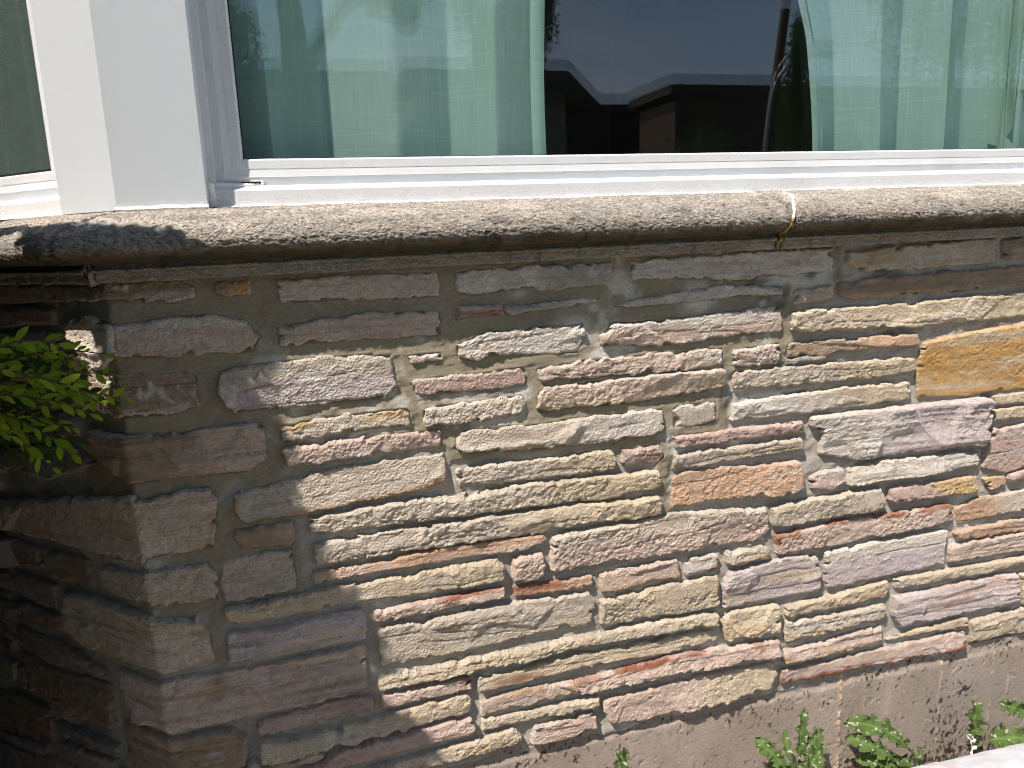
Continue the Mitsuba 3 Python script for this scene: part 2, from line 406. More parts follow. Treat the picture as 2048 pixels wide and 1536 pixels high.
def stone_mesh(k, poly, base, acc, where, style, H, g):
    r = np.random.default_rng(1000 + k)
    s = r.uniform(0, 50)
    thin = poly.area / max(poly.bounds[2] - poly.bounds[0], 1e-3) < 0.022
    poly = poly.buffer(0.0024) if thin else poly.buffer(-0.0035).buffer(0.0055)
    H = max(H, 0.0085) * (1.12 * r.uniform(0.75, 1.22) if H > 0.008 else 1.0)
    if poly.geom_type != 'Polygon':
        poly = max(poly.geoms, key=lambda q: q.area)
    ring = np.array(shapely.segmentize(poly.exterior, g * 1.1).coords)[:-1]
    for _ in range(2 + int((poly.bounds[2] - poly.bounds[0]) / 0.05)):
        q = poly.exterior.interpolate(r.uniform(0, poly.exterior.length))
        chip = shapely.affinity.rotate(shapely.affinity.scale(q.buffer(1.0, quad_segs=2), r.uniform(0.004, 0.013), r.uniform(0.0018, 0.0042) * (0.5 if thin else 1)), r.uniform(-25, 25))
        cutp = poly.difference(chip)
        poly = cutp if cutp.geom_type == 'Polygon' and not cutp.is_empty else poly
    ring = np.array(shapely.segmentize(poly.exterior, g * 1.1).coords)[:-1]
    jit = np.stack([n3(ring[:, 0] + s, ring[:, 1], 60, 90, k), n3(ring[:, 0] + s, ring[:, 1], 60, 90, k + 1)], -1) - 0.5
    fine = np.stack([n3(ring[:, 0] + s, ring[:, 1], 220, 220, k + 2, 2), n3(ring[:, 0] + s, ring[:, 1], 220, 220, k + 3, 2)], -1) - 0.5
    amp = (0.010 if style != 'l' else 0.006) * (0.5 if thin else 1)
    ring = ring + jit * [amp * 0.8, amp] + fine * 0.004
    poly = Polygon(ring).buffer(0)
    if poly.geom_type != 'Polygon':
        poly = max(poly.geoms, key=lambda q: q.area)
    ring = np.array(shapely.segmentize(poly.exterior, g * 1.2).coords)[:-1]
    inner = poly.buffer(-g * 0.45)
    inner = np.vstack([np.array(shapely.segmentize(q.exterior, g * 1.2).coords)[:-1] for q in getattr(inner, 'geoms', [inner]) if not q.is_empty]) if not inner.is_empty else np.zeros((0, 2))
    x0, y0, x1, y1 = poly.bounds
    gx, gy = np.meshgrid(np.arange(x0, x1, g), np.arange(y0, y1, g * 0.9), indexing='ij')
    gp = np.stack([gx.ravel(), gy.ravel()], -1) + r.uniform(-0.3, 0.3, (gx.size, 2)) * g
    core = poly.buffer(-g * 0.95)
    shapely.prepare(core)
    gp = gp[shapely.contains_xy(core, gp[:, 0], gp[:, 1])]
    P = np.vstack([ring, inner, gp])
    tri = Delaunay(P).simplices
    c = P[tri].mean(1)
    shapely.prepare(poly)
    tri = tri[shapely.contains_xy(poly, c[:, 0], c[:, 1])]
    a, b, d = P[tri[:, 0]], P[tri[:, 1]], P[tri[:, 2]]
    area = (b[:, 0] - a[:, 0]) * (d[:, 1] - a[:, 1]) - (b[:, 1] - a[:, 1]) * (d[:, 0] - a[:, 0])
    tri[area < 0] = tri[area < 0][:, ::-1]
    u, z = P[:, 0], P[:, 1]
    dist = shapely.distance(shapely.points(P), poly.exterior)
    dist[:len(ring)] = 0
    wd = 0.0016 + 0.012 * np.clip(n3(u + s, z, 28, 44, k + 5) - 0.36, 0, 1) ** 1.2
    half = (y1 - y0) / 2
    e = np.clip(dist / np.minimum(wd, half * 0.7), 0, 1)
    prof = np.sqrt(np.clip(1 - (1 - e) ** 2, 0, 1))
    zt = (z - y0) / (y1 - y0)
    low = n3(u + s, z, 16, 22, k + 6, 2) - 0.5
    mid = n3(u + s, z - 0.25 * u, 60, 90, k + 7, 3) - 0.5
    fin = n3(u + s, z, 190, 230, k + 8, 2) - 0.5
    ra = 0.5 + 0.5 * r.random()
    rid = 0.35 - np.abs(2 * n3((u * math.cos(ra) + z * math.sin(ra)) * 0.55 + s, -u * math.sin(ra) + z * math.cos(ra), 110, 130, k + 12, 2) - 1)
    soft = sm(0.004, 0.012, H)
    if style == 'r':
        rel = 0.009 * low + 0.0055 * mid + 0.0046 * fin + 0.0024 * rid
    elif style == 'l':
        zz = z + 0.10 * (u - x0) * r.uniform(-0.3, 0.3) + 0.012 * (n3(u + s, z, 9, 9, k + 9) - 0.5)
        lam = n3(u * 0.25 + s, zz, 12, 260, k + 10, 3) - 0.5
        lam2 = n3(u * 0.3 + s, zz, 9, 90, k + 11, 2) - 0.5
        rel = 0.0042 * lam + 0.008 * lam2 + 0.008 * low + 0.0035 * fin + 0.004 * mid
    else:
        rel = 0.008 * low + 0.005 * mid + 0.0034 * fin + 0.0020 * rid
    rel = rel + (u - (x0 + x1) / 2) * np.clip(0.006 / (x1 - x0), 0, 0.06) * r.normal() + (z - (y0 + y1) / 2) * r.normal() * 0.09
    # chipped facets: planes that cut the face back, crisp where they meet
    cut = np.full(len(P), 1.0)
    nf = {'g': 7, 'r': 3, 'l': 4}[style]
    for _ in range(nf + int((x1 - x0) / 0.09)):
        uc, zc = r.uniform(x0, x1), y0 + (y1 - y0) * r.uniform(-0.05, 1.05)
        ang = r.choice([1, -1]) * r.uniform(0.9, 2.2)
        slope = r.uniform(0.3, 1.0) if style == 'g' else r.uniform(0.12, 0.4)
        dd = (np.cos(ang) * (u - uc) * 0.35 + np.sin(ang) * (z - zc)) + 0.010 * (n3(u + s, z, 45, 45, int(r.integers(1e6)), 2) - 0.5)
        local = r.uniform(0.02, 0.07) if style != 'g' else r.uniform(0.04, 0.12)
        plane = slope * -dd + np.clip(np.abs(u - uc) - local, 0, None) * 0.6 + r.uniform(0.0005, 0.003)
        cut = np.minimum(cut, np.maximum(plane, -0.55 * H + 0.25 * rel))
    face = np.minimum(H + rel * soft + 0.001, H + 0.004 + rel * 0.4 * soft + np.minimum(cut, 0.02) * soft)
    h = prof * np.maximum(face, 0.35 * H) - 0.005 * (1 - prof)
    h = np.where(np.arange(len(P)) < len(ring), -0.006, h)
    # colour: bedding, stains and old mortar smears
    crack = np.zeros(len(P))
    for _ in range(int(r.integers(0, 4)) if H > 0.009 else 0):
        zc = y0 + (y1 - y0) * r.uniform(0.15, 0.85) + r.uniform(-0.08, 0.08) * (u - x0) + 0.016 * (n3(u + s, z, 12, 12, k + int(r.integers(500)), 3) - 0.5)
        ua, ub = sorted(r.uniform(x0 - 0.05, x1 + 0.05, 2))
        crack = np.maximum(crack, np.exp(-((z - zc) / 0.0013) ** 2) * sm(ua - 0.01, ua + 0.01, u) * sm(ub + 0.01, ub - 0.01, u))
    h = h - 0.0016 * crack * (prof > 0.6)
    cb, ca = ALB[base], ALB[acc]
    f1 = n3(u + s, z, 14, 40, k + 20)
    band = n3(u * 0.4 + s, z, 14, 120, k + 23)
    if where == 'mix':
        m = sm(0.50, 0.66, 0.6 * f1 + 0.4 * band) * 0.85
    elif where in ('left', 'right'):
        t = (u - x0) / (x1 - x0)
        m = sm(0.42, 0.72, (t if where == 'right' else 1 - t) + 0.5 * (f1 - 0.5))
    elif acc in ('red', 'amb', 'org') or where == 'bot':
        t = (y1 - z) if where == 'top' else (z - y0)
        # follow the slanted border of the stone rather than its bounding box
        t = np.minimum(dist, 0.03) + 10 * ((zt < 0.45) if where == 'top' else (zt > 0.55))
        m = sm(0.013, 0.006, t + 0.016 * (f1 - 0.42)) * sm(0.36, 0.5, n3(u + s, z * 0, 16, 0, k + 21, 2))
    else:
        t = zt if where == 'top' else 1 - zt
        m = sm(0.45, 0.75, t + 0.6 * (f1 - 0.5))
    col = cb * (1 - m[:, None]) + ca * m[:, None]
    tint = (n3(u + s, z, 22, 30, k + 22) - 0.5)[:, None]
    col = col * (1 + tint * np.array([0.20, 0.25, 0.32])) * (0.76 + 0.46 * n3(u + s, z, 110, 150, k + 24))[:, None] * r.uniform(0.92, 1.06)
    col = col * (1 - 0.22 * sm(0.56, 0.70, n3(u * 0.5 + s, z, 30, 420, k + 25)))[:, None]
    col = col * (1 - 0.4 * crack[:, None])
    speck = sm(0.70, 0.8, n3(u + s, z, 260, 260, k + 26, 2))[:, None]
    col = col * (1 - 0.35 * speck)
    ol = olive_zone(u, z)
    mort = np.array([0.40, 0.385, 0.35]) * (1 - ol[:, None]) + np.array([0.34, 0.315, 0.25]) * ol[:, None]
    sme = sm(0.0055, 0.0, dist + 0.009 * (n3(u + s, z, 90, 90, k + 27) - 0.42)) * 0.4
    up = (z > 0.72) * ol
    eff = sm(0.56, 0.66, n3(u + s, z, 70, 70, k + 28, 4)) * (0.14 + 0.70 * up) * (n3(u + s, z, 8, 8, k + 29) > 0.42)
    eff = np.maximum(eff, sm(0.008, 0.001, dist + 0.01 * (n3(u + s, z, 50, 50, k + 31) - 0.3)) * up * 0.6)
    col = col * (1 - sme[:, None]) + mort * sme[:, None]
    col = col * (1 - eff[:, None]) + np.array([0.56, 0.545, 0.52]) * eff[:, None]
    col = col * (0.78 if x1 < 0.02 and y1 < 0.75 else 1.0)      # side wall's lower stones darkened: its shade is put into their colour
    return trimesh.Trimesh(fold(u, z, h), tri, process=False), np.clip(col, 0.01, 0.85)


extra = filler()
ALLST = STONES + extra
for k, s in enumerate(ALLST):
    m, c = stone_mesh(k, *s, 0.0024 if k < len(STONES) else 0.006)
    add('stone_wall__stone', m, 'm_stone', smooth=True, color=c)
labels['stone_wall__stone_NUMKNOB'.replace('NUMKNOB', '004')] = {'label': 'pitted pale stone end standing proud at the corner'}
tag('stone_wall', 'low bay wall of tan, pink and ochre split-face stones in thin courses under the sill', 'stone wall')

# mortar: one skin round the corner
gu = np.concatenate([np.arange(-1.35, -0.45, 0.009), np.arange(-0.45, 1.72, 0.0036), np.arange(1.72, 2.6, 0.009)])
gz = np.arange(0.030, 0.9601, 0.0034)
U, Z = np.meshgrid(gu, gz, indexing='ij')
allp = unary_union([s[0] for s in ALLST])
shapely.prepare(allp)
inside = shapely.contains_xy(allp, U, Z)
ds_ = distance_transform_edt(~inside, sampling=(0.0036, 0.0034))
fine_ = (U > -0.45) & (U < 1.72)
near = sm(0.013, 0.0, np.where(fine_, ds_, 0.01))
OL = olive_zone(U.ravel(), Z.ravel()).reshape(U.shape)
rough = n3(U, Z, 30, 60, 40) - 0.5
grain = n3(U, Z, 210, 260, 41, 2) - 0.5
brush = n3(U, Z, 28, 420, 42, 2) - 0.5
patch = sm(0.5, 0.62, n3(U, Z, 9, 14, 43))
hg = -0.0026 + 0.006 * rough + 0.0030 * grain + 0.0022 * near + 0.004 * patch * (1 - near)
ho = 0.0040 + 0.006 * rough + 0.0022 * grain + 0.0022 * brush + 0.0016 * near
HM = hg * (1 - OL) + ho * OL
HM = np.where(inside, np.minimum(HM, 0.0015), HM)
HM -= sm(0.0, 0.004, 0.036 + 0.012 * n3(U, Z * 0, 14, 0, 44) - Z) * 0.014
tone = n3(U, Z, 12, 18, 45)
cg = np.array([0.385, 0.370, 0.342]) * (0.72 + 0.5 * tone)[..., None]
co = np.array([0.275, 0.250, 0.190]) * (0.80 + 0.36 * tone)[..., None]
CM = cg * (1 - OL[..., None]) + co * OL[..., None]
CM = CM * (0.80 + 0.40 * n3(U, Z, 260, 300, 46, 2))[..., None]
white = sm(0.57, 0.70, n3(U, Z, 10, 10, 47) * 0.65 + 0.35 * n3(U, Z, 60, 60, 48)) * 0.65
for cu, cz, ra in ((1.05, 0.60, 0.05), (1.03, 0.54, 0.06), (0.93, 0.51, 0.05), (0.52, 0.72, 0.04), (0.62, 0.73, 0.03), (1.02, 0.70, 0.05), (0.72, 0.83, 0.05), (0.95, 0.87, 0.05), (1.10, 0.66, 0.05)):
    white = np.maximum(white, 0.8 * sm(1.0, 0.3, np.hypot(U - cu, (Z - cz) * 1.3) / ra + 0.8 * (n3(U, Z, 50, 50, 49) - 0.5)))
CM = CM * (1 - white[..., None]) + np.array([0.62, 0.62, 0.60]) * white[..., None]
soot = sm(0.62, 0.74, n3(U, Z, 16, 40, 50)) * (Z > 0.6) * (U > 1.0) * 0.7
CM = CM * (1 - soot[..., None] * 0.75)
add('stone_wall__mortar', grid(fold(U, Z, HM)), 'm_mortar', smooth=True, color=np.clip(CM, 0.01, 0.8).reshape(-1, 3))
# the wall's core behind the skin
core = [CX + 0.02 * TAN, 0.02]
add('stone_wall__core', cat_([box(CX + 0.03, 2.6, 0.022, 0.20, -0.4, 1.045), prism([(CX + 0.0083, 0.02), (CX + 0.0083 - 1.0, 1.02), (CX - 0.86, 1.16), (CX + 0.1, 0.2)], -0.4, 1.045)]), 'm_room')

# foundation below the stones
gu = np.concatenate([np.arange(-1.35, 0.5, 0.012), np.arange(0.5, 1.95, 0.0029), np.arange(1.95, 2.6, 0.012)])
gz = np.arange(-0.45, 0.060, 0.0029)
U, Z = np.meshgrid(gu, gz, indexing='ij')
seams = [(1.300, 0.0048, 1.0), (1.3605, 0.0022, 0.6), (1.341, 0.0018, 0.5), (1.5625, 0.003, 0.8), (1.1345, 0.0014, 0.5), (1.705, 0.0025, 0.6), (1.755, 0.003, 0.7), (0.78, 0.002, 0.5)]
SE = np.zeros_like(U)
for su, sw, sa in seams:
    uu = U - su - 0.006 * (n3(U * 0, Z, 0, 9, int(su * 1000)) - 0.5) - 0.01 * Z
    on = sm(0.35, 0.5, n3(U * 0, Z, 0, 40, int(su * 999), 3))
    SE = np.maximum(SE, sa * np.exp(-(uu / sw) ** 2) * on)
peb = n3(U, Z, 260, 260, 60, 2)
HF = 0.001 + 0.004 * (n3(U, Z, 6, 4, 61) - 0.5) + 0.0016 * (n3(U, Z, 240, 200, 62, 2) - 0.5) + SE * (0.0045 * peb + 0.0005)
pit = sm(0.72, 0.79, n3(U, Z, 120, 130, 63, 2))
HF -= pit * 0.0016
HF += 0.003 * sm(1.42, 1.44, U + 0.02 * n3(U, Z, 8, 8, 64))
HF -= sm(0.030, 0.040, Z + 0.01 * n3(U, Z * 0, 20, 0, 65)) * 0.004
CF = np.array([0.352, 0.305, 0.268]) * (0.74 + 0.5 * n3(U, Z, 18, 10, 66))[..., None] * (0.82 + 0.36 * n3(U, Z, 300, 300, 67, 2))[..., None]
gry = sm(0.45, 0.6, n3(U, Z, 7, 6, 68) + 0.5 * sm(1.35, 1.8, U) * sm(0.05, -0.2, Z) - 0.15)
CF = CF * (1 - 0.6 * gry[..., None]) + np.array([0.30, 0.272, 0.25]) * 0.6 * gry[..., None]
lightp = sm(0.74, 0.8, n3(U + 9, Z, 190, 190, 69, 2))
CF = CF * (1 - 0.5 * lightp[..., None]) + np.array([0.5, 0.42, 0.33]) * 0.5 * lightp[..., None]
CF = CF * (1 - SE[..., None]) + (np.array([0.50, 0.39, 0.29]) * (0.35 + 1.1 * sm(0.35, 0.6, peb))[..., None]) * SE[..., None]
edge = sm(-0.055, 0.028, Z + 0.05 * (n3(U, Z, 5, 5, 70) - 0.5))
tar = np.maximum(edge * 0.42, 0.95 * np.exp(-((U - 1.60) / 0.09) ** 2) * sm(0.03, -0.06, Z) * 0.7)
tar = np.maximum(tar, 0.75 * np.exp(-((U - 1.33) / 0.05) ** 2) * sm(-0.06, -0.15, Z))
tar = np.maximum(tar, 0.85 * sm(-0.13, -0.21, Z) * sm(1.25, 1.4, U))
tar = np.maximum(tar, 0.14)
spk = n3(U, Z, 210, 140, 71, 3) * 0.75 + 0.25 * n3(U, Z, 40, 24, 72, 2)
black = sm(0.0, 0.045, spk - (0.715 - 0.27 * tar))
CF = CF * (1 - 0.93 * black[..., None])
HF += black * 0.0012
add('foundation_wall__concrete', grid(fold(U, Z, HF)), 'm_concrete', smooth=True, color=np.clip(CF, 0.008, 0.8).reshape(-1, 3))
tag('foundation_wall', 'brown cast concrete foundation with black mould specks and vertical board seams', 'foundation')


# ------------------------------------------------------------------ the stone sill: three blocks of one moulding
PR = np.array([(-0.085, 1.0595), (-0.036, 1.0545), (-0.010, 1.0512), (0.012, 1.0472), (0.028, 1.0424), (0.041, 1.0362), (0.050, 1.0282), (0.0565, 1.0182), (0.060, 1.0075), (0.0602, 0.9985), (0.0575, 0.9905),
               (0.0515, 0.9848), (0.043, 0.9815), (0.036, 0.9800), (0.0330, 0.9788), (0.0315, 0.9762), (0.0310, 0.9738), (0.0390, 0.9722), (0.0395, 0.9685), (0.0325, 0.9672), (0.0315, 0.9650),
               (0.0312, 0.9610), (0.0312, 0.9560), (0.0308, 0.9535), (0.0290, 0.9527), (-0.02, 0.9524)])


def side_h(h):
    """The side block's nose stands out further than the front one's."""
    return h + 0.016 * sm(0.022, 0.07, h)


PR[:, 0] = np.where(PR[:, 0] > 0.040, 0.040 + (PR[:, 0] - 0.040) * 1.75, PR[:, 0])
seg = np.r_[0, np.cumsum(np.linalg.norm(np.diff(PR, axis=0), axis=1))]
tt = np.arange(0, seg[-1], 0.0019)
PH, PZ = np.interp(tt, seg, PR[:, 0]), np.interp(tt, seg, PR[:, 1])
PH, PZ = gaussian_filter(PH, 0.6, mode='nearest'), gaussian_filter(PZ, 0.6, mode='nearest')
PN = np.stack([np.gradient(PZ), -np.gradient(PH)], -1) * -1
PN /= np.linalg.norm(PN, axis=1, keepdims=True)


def sill_block(x0, x1, mitre0, side=False, step=0.0032):
    """x0 < x1 along the wall from the corner; mitre0: the end at x0 is cut along the corner's bisector."""
    n = int((x1 - x0) / step)
    t = np.linspace(0, 1, n)[:, None]
    hs = side_h(PH)
    H_ = hs if side else PH
    a = np.full((1, len(PH)), x0)
    if mitre0:
        a = a + (hs - PH * math.sqrt(2) if side else PH - hs * math.sqrt(2))[None]
    X = a + (x1 - a) * t
    L = X - x0
    q = np.stack([X * 1.0, PZ[None] + 0 * X, H_[None] + 0 * X], -1) + (7.0 if side else 0)
    d = 0.0030 * (fb(q * [40, 60, 60], 3, 80) - 0.5) + 0.0042 * (fb(q * [210, 280, 280], 2, 81) - 0.5) + 0.004 * (fb(q * [7, 12, 12], 2, 82) - 0.5)
    endd = np.minimum(X - a, x1 - X)
    d = d - 0.010 * np.clip(1 - endd / 0.007, 0, 1) ** 2 - 0.004 * sm(0.66, 0.75, fb(q * [60, 60, 60], 3, 83)) * np.clip(1 - endd / 0.03, 0, 1)
    pit = sm(0.60, 0.70, fb(q * [230, 300, 300] + 3.3, 2, 99))
    d = d - 0.0016 * pit
    d[[0, -1]] -= 0.015
    h, z = H_[None] + PN[None, :, 0] * d, PZ[None] + PN[None, :, 1] * d
    if side:
        p = X[..., None] * DS + h[..., None] * NS
        p[..., 0] += CX
        p[..., 2] += z
        p = p[::-1]
    else:
        p = np.stack([CX + X, -h, z], -1)
    s = tt[None] + 0 * X
    hz = PZ[None] + 0 * X
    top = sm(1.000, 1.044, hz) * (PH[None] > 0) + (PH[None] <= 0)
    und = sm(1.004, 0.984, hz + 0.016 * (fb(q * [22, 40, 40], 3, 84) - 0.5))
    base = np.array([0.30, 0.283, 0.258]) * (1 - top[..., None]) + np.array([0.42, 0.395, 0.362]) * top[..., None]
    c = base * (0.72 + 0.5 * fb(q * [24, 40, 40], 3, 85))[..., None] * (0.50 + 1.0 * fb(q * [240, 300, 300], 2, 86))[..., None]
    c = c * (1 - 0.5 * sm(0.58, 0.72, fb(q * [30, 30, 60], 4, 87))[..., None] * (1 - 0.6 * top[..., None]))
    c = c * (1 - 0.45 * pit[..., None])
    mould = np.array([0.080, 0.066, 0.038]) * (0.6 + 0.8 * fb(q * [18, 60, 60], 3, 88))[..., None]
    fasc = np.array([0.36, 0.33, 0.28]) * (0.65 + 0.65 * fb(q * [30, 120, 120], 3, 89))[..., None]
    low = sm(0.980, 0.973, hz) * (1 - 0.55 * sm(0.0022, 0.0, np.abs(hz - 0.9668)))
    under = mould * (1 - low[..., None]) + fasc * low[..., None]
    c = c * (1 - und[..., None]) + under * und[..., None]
    drip = sm(0.58, 0.72, fb(q * [60, 16, 16], 4, 90)) * und * 0.45
    c = c * (1 - drip[..., None])
    lich = sm(0.70, 0.76, fb(q * [28, 28, 28], 3, 91)) * sm(0.5, 0.62, fb(q * [170, 170, 170], 2, 92)) * top * 0.5
    c = c * (1 - lich[..., None]) + np.array([0.46, 0.30, 0.07]) * lich[..., None]
    chalk = sm(0.56, 0.70, fb(q * [16, 30, 30], 4, 93)) * top * 0.55
    c = c * (1 - chalk[..., None]) + np.array([0.60, 0.55, 0.49]) * chalk[..., None]
    if side:
        c = c[::-1]
    return grid(p), np.clip(c, 0.01, 0.8).reshape(-1, 3)


JX = 1.0993                      # where two front blocks meet, measured from the corner
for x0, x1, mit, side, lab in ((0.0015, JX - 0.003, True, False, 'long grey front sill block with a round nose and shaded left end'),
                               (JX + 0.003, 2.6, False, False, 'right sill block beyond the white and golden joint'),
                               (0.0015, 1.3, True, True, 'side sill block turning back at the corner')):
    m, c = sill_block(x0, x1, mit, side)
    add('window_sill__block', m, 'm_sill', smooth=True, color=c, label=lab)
tag('window_sill', 'weathered grey moulded stone sill running round the bay above the stone wall', 'window sill')

# the joint between the blocks: white sealant above, golden resin running down
jt = np.linspace(0, 1, 60)
js = np.interp(jt, [0, 1], [0.078, seg[-1] - 0.042])
jh, jz = np.interp(js, seg, PR[:, 0]), np.interp(js, seg, PR[:, 1])
jx = np.interp(-jz, [-1.0438, -1.0354, -1.0243, -1.0105, -0.9988, -0.9872, -0.9768, -0.9691, -0.9621], [0.8813, 0.865, 0.8546, 0.8473, 0.842, 0.8401, 0.849, 0.8473, 0.8462]) + 0.003 * (n3(js, 0, 70, 0, 95) - 0.5) + 0.002 * (n3(js, 0, 260, 0, 98) - 0.5)
jr = 0.0012 + 0.0022 * n3(js, js * 0, 90, 0, 96)
cen = np.stack([jx, -jh + 0.0012, jz], -1)
wcut = int(np.argmax(jz < 1.004))
add('window_sill__joint_sealant', tube(cen[:wcut], jr[:wcut] * 1.15, 10), 'm_caulk', smooth=True, label='white sealant in the joint between two sill blocks')
gr = jr[wcut - 1:] * (0.75 + 0.5 * n3(js[wcut - 1:], 0, 120, 0, 97))
gr[-6:] *= np.linspace(1, 0.25, 6)
add('window_sill__resin_drip', tube(cen[wcut - 1:] + [0, -0.0008, 0], gr, 10), 'm_gold', smooth=True, label='golden resin drip running down the sill joint')


# ------------------------------------------------------------------ windows: post, frames, glass
def front_pt(x, y, z):
    return np.array([x, y, z])


post = [(-0.1070, 0.036), (-0.2345, 0.036)]
pl = np.array([-0.2345, 0.036]) + 0.1375 * np.array([-Q, Q])
inn = np.array([Q, Q]) * 0.09
pb = [tuple(pl), tuple(pl + inn), (-0.2345 + 0.045, 0.036 + 0.10), (-0.107, 0.136)]
pp = Polygon(post + pb).buffer(-0.0015, join_style=1).buffer(0.0015, quad_segs=4)
m = trimesh.creation.extrude_polygon(pp, 1.31, engine='earcut')
m.apply_translation([0, 0, 1.056])
add('corner_post', m, 'm_cladding', smooth=25, label='white clad bay corner post between the two windows, standing on the stone sill', cat='window post')

# picture-frame profile: w inward from the outer edge, y depth behind the wall face
FRP = np.array([(0.0, 0.110), (0.0, 0.068), (0.001, 0.0665), (0.0105, 0.0665), (0.0115, 0.068), (0.0120, 0.078), (0.0235, 0.079), (0.0240, 0.0895), (0.0250, 0.0905), (0.0370, 0.0850), (0.0380, 0.0845), (0.0385, 0.0850),
                (0.0500, 0.0868), (0.0504, 0.0868), (0.0510, 0.0858), (0.0635, 0.0858), (0.0655, 0.0872), (0.0675, 0.0990), (0.0675, 0.115)])


def frame_ring(x0, x1, z0, z1):
    """A mitred frame round the opening x0..x1, z0..z1 (outer edges) in the plane of the front window."""
    w, y = FRP[:, 0], FRP[:, 1]
    cs = [np.stack([x0 + w, y, z0 + w], -1), np.stack([x1 - w, y, z0 + w], -1), np.stack([x1 - w, y, z1 - w], -1), np.stack([x0 + w, y, z1 - w], -1)]
    out = []
    for i in range(4):
        out.append(grid(np.stack([cs[i], cs[(i + 1) % 4]])))
        out[-1].faces = out[-1].faces[:, ::-1]
    return out


WX0, WX1, WZ0, WZ1 = -0.1195, 2.05, 1.0655, 2.32
sides = ('frame_bottom', 'frame_right', 'frame_top', 'frame_left')
for nme, g in zip(sides, frame_ring(WX0, WX1, WZ0, WZ1)):
    add('picture_window__' + nme, g, 'm_vinyl', smooth=20)
SLP = [(0.068, 1.0535), (0.0665, 1.0550), (0.0665, 1.0815), (0.0675, 1.0830), (0.0780, 1.0875), (0.0782, 1.0890), (0.0868, 1.0903), (0.0868, 1.0535)]
sp = np.array(SLP)
e = trimesh.creation.extrude_polygon(Polygon(sp), 2.2, engine='earcut')
e.vertices = np.stack([-0.1065 + e.vertices[:, 2], e.vertices[:, 0], e.vertices[:, 1]], -1)
e.fix_normals()
add('picture_window__sill_nosing', e, 'm_vinyl', smooth=False, label='flat white strip below the window frame')


def bead(x0, x1, y, z, r, seed, along=None):
    t = np.linspace(0, 1, int((x1 - x0) / 0.004))
    x = x0 + (x1 - x0) * t
    c = np.stack([x, y + 0.002 * (n3(x, x * 0, 40, 0, seed) - 0.5), z + 0.003 * (n3(x, x * 0, 25, 0, seed + 1) - 0.5)], -1)
    if along is not None:
        c = along(c)
    return tube(c, r * (0.75 + 0.6 * n3(x, x * 0, 70, 0, seed + 2)), 8)


add('picture_window__sealant', cat_([bead(-0.112, 2.05, 0.0660, 1.0545, 0.0048, 101), bead(-0.236, -0.106, 0.0355, 1.0570, 0.0042, 104),
                                    tube(np.stack([-0.1045 + 0.003 * n3(np.linspace(0, 1, 20), np.zeros(20), 9, 0, 107), np.full(20, 0.066), np.linspace(1.056, 1.094, 20)], -1), 0.0055 * (0.7 + 0.6 * n3(np.linspace(0, 1, 20), np.zeros(20), 12, 0, 108)), 8),
                                    tube(np.stack([np.linspace(-0.104, -0.040, 24), 0.0805 + 0 * np.linspace(0, 1, 24), 1.0905 + 0.002 * n3(np.linspace(0, 1, 24), np.zeros(24), 9, 0, 109)], -1), np.linspace(0.005, 0.002, 24), 8)]), 'm_caulk', smooth=True,
    label='uneven white sealant along the foot of the window and post')
add('picture_window__weep_slot', box(-0.0575, -0.0285, 0.0872, 0.091, 1.0935, 1.0965), 'm_slot')
add('picture_window__weep_cover', cat_([box(-0.062, -0.024, 0.0858, 0.0905, 1.0966, 1.0990, 0.0006), box(-0.0625, -0.0582, 0.0858, 0.0905, 1.0910, 1.0964, 0.0006), box(-0.0282, -0.0240, 0.0858, 0.0905, 1.0910, 1.0964, 0.0006)]), 'm_vinyl')
gx0, gx1, gz0, gz1 = WX0 + 0.066, WX1 - 0.066, WZ0 + 0.066, WZ1 - 0.066
add('picture_window__gasket', cat_([box(gx0, gx0 + 0.0035, 0.0985, 0.1035, gz0, gz1), box(gx1 - 0.0035, gx1, 0.0985, 0.1035, gz0, gz1), box(gx0 + 0.004, gx1 - 0.004, 0.0985, 0.1035, gz0, gz0 + 0.002)]), 'm_black')


def pane(y, tilt):
    a = math.radians(tilt)
    zc = 1.0
    dy = lambda z: math.tan(a) * (z - zc)
    v = np.array([[gx0, y + dy(gz0), gz0], [gx1, y + dy(gz0), gz0], [gx1, y + dy(gz1), gz1], [gx0, y + dy(gz1), gz1]])
    return trimesh.Trimesh(v, [[0, 1, 2], [0, 2, 3]], process=False)


add('picture_window__outer_pane', pane(0.1035, 0.0), 'm_glass')
add('picture_window__inner_pane', pane(0.1180, -0.42), 'm_glass')
tag('picture_window', 'large white framed double-glazed window above the stone sill, right of the corner post', 'window')


# the side window, in the plane of the side wall: built as a front window and swung round the corner
def to_side(m):
    """Front-wall coordinates (x to the left of the corner) to the side wall."""
    m = m.copy()
    v = m.vertices
    p = (CX - v[:, 0])[:, None] * DS - NS * v[:, 1:2]
    p[:, 0] += CX
    p[:, 2] = v[:, 2]
    m.vertices = p
    return m


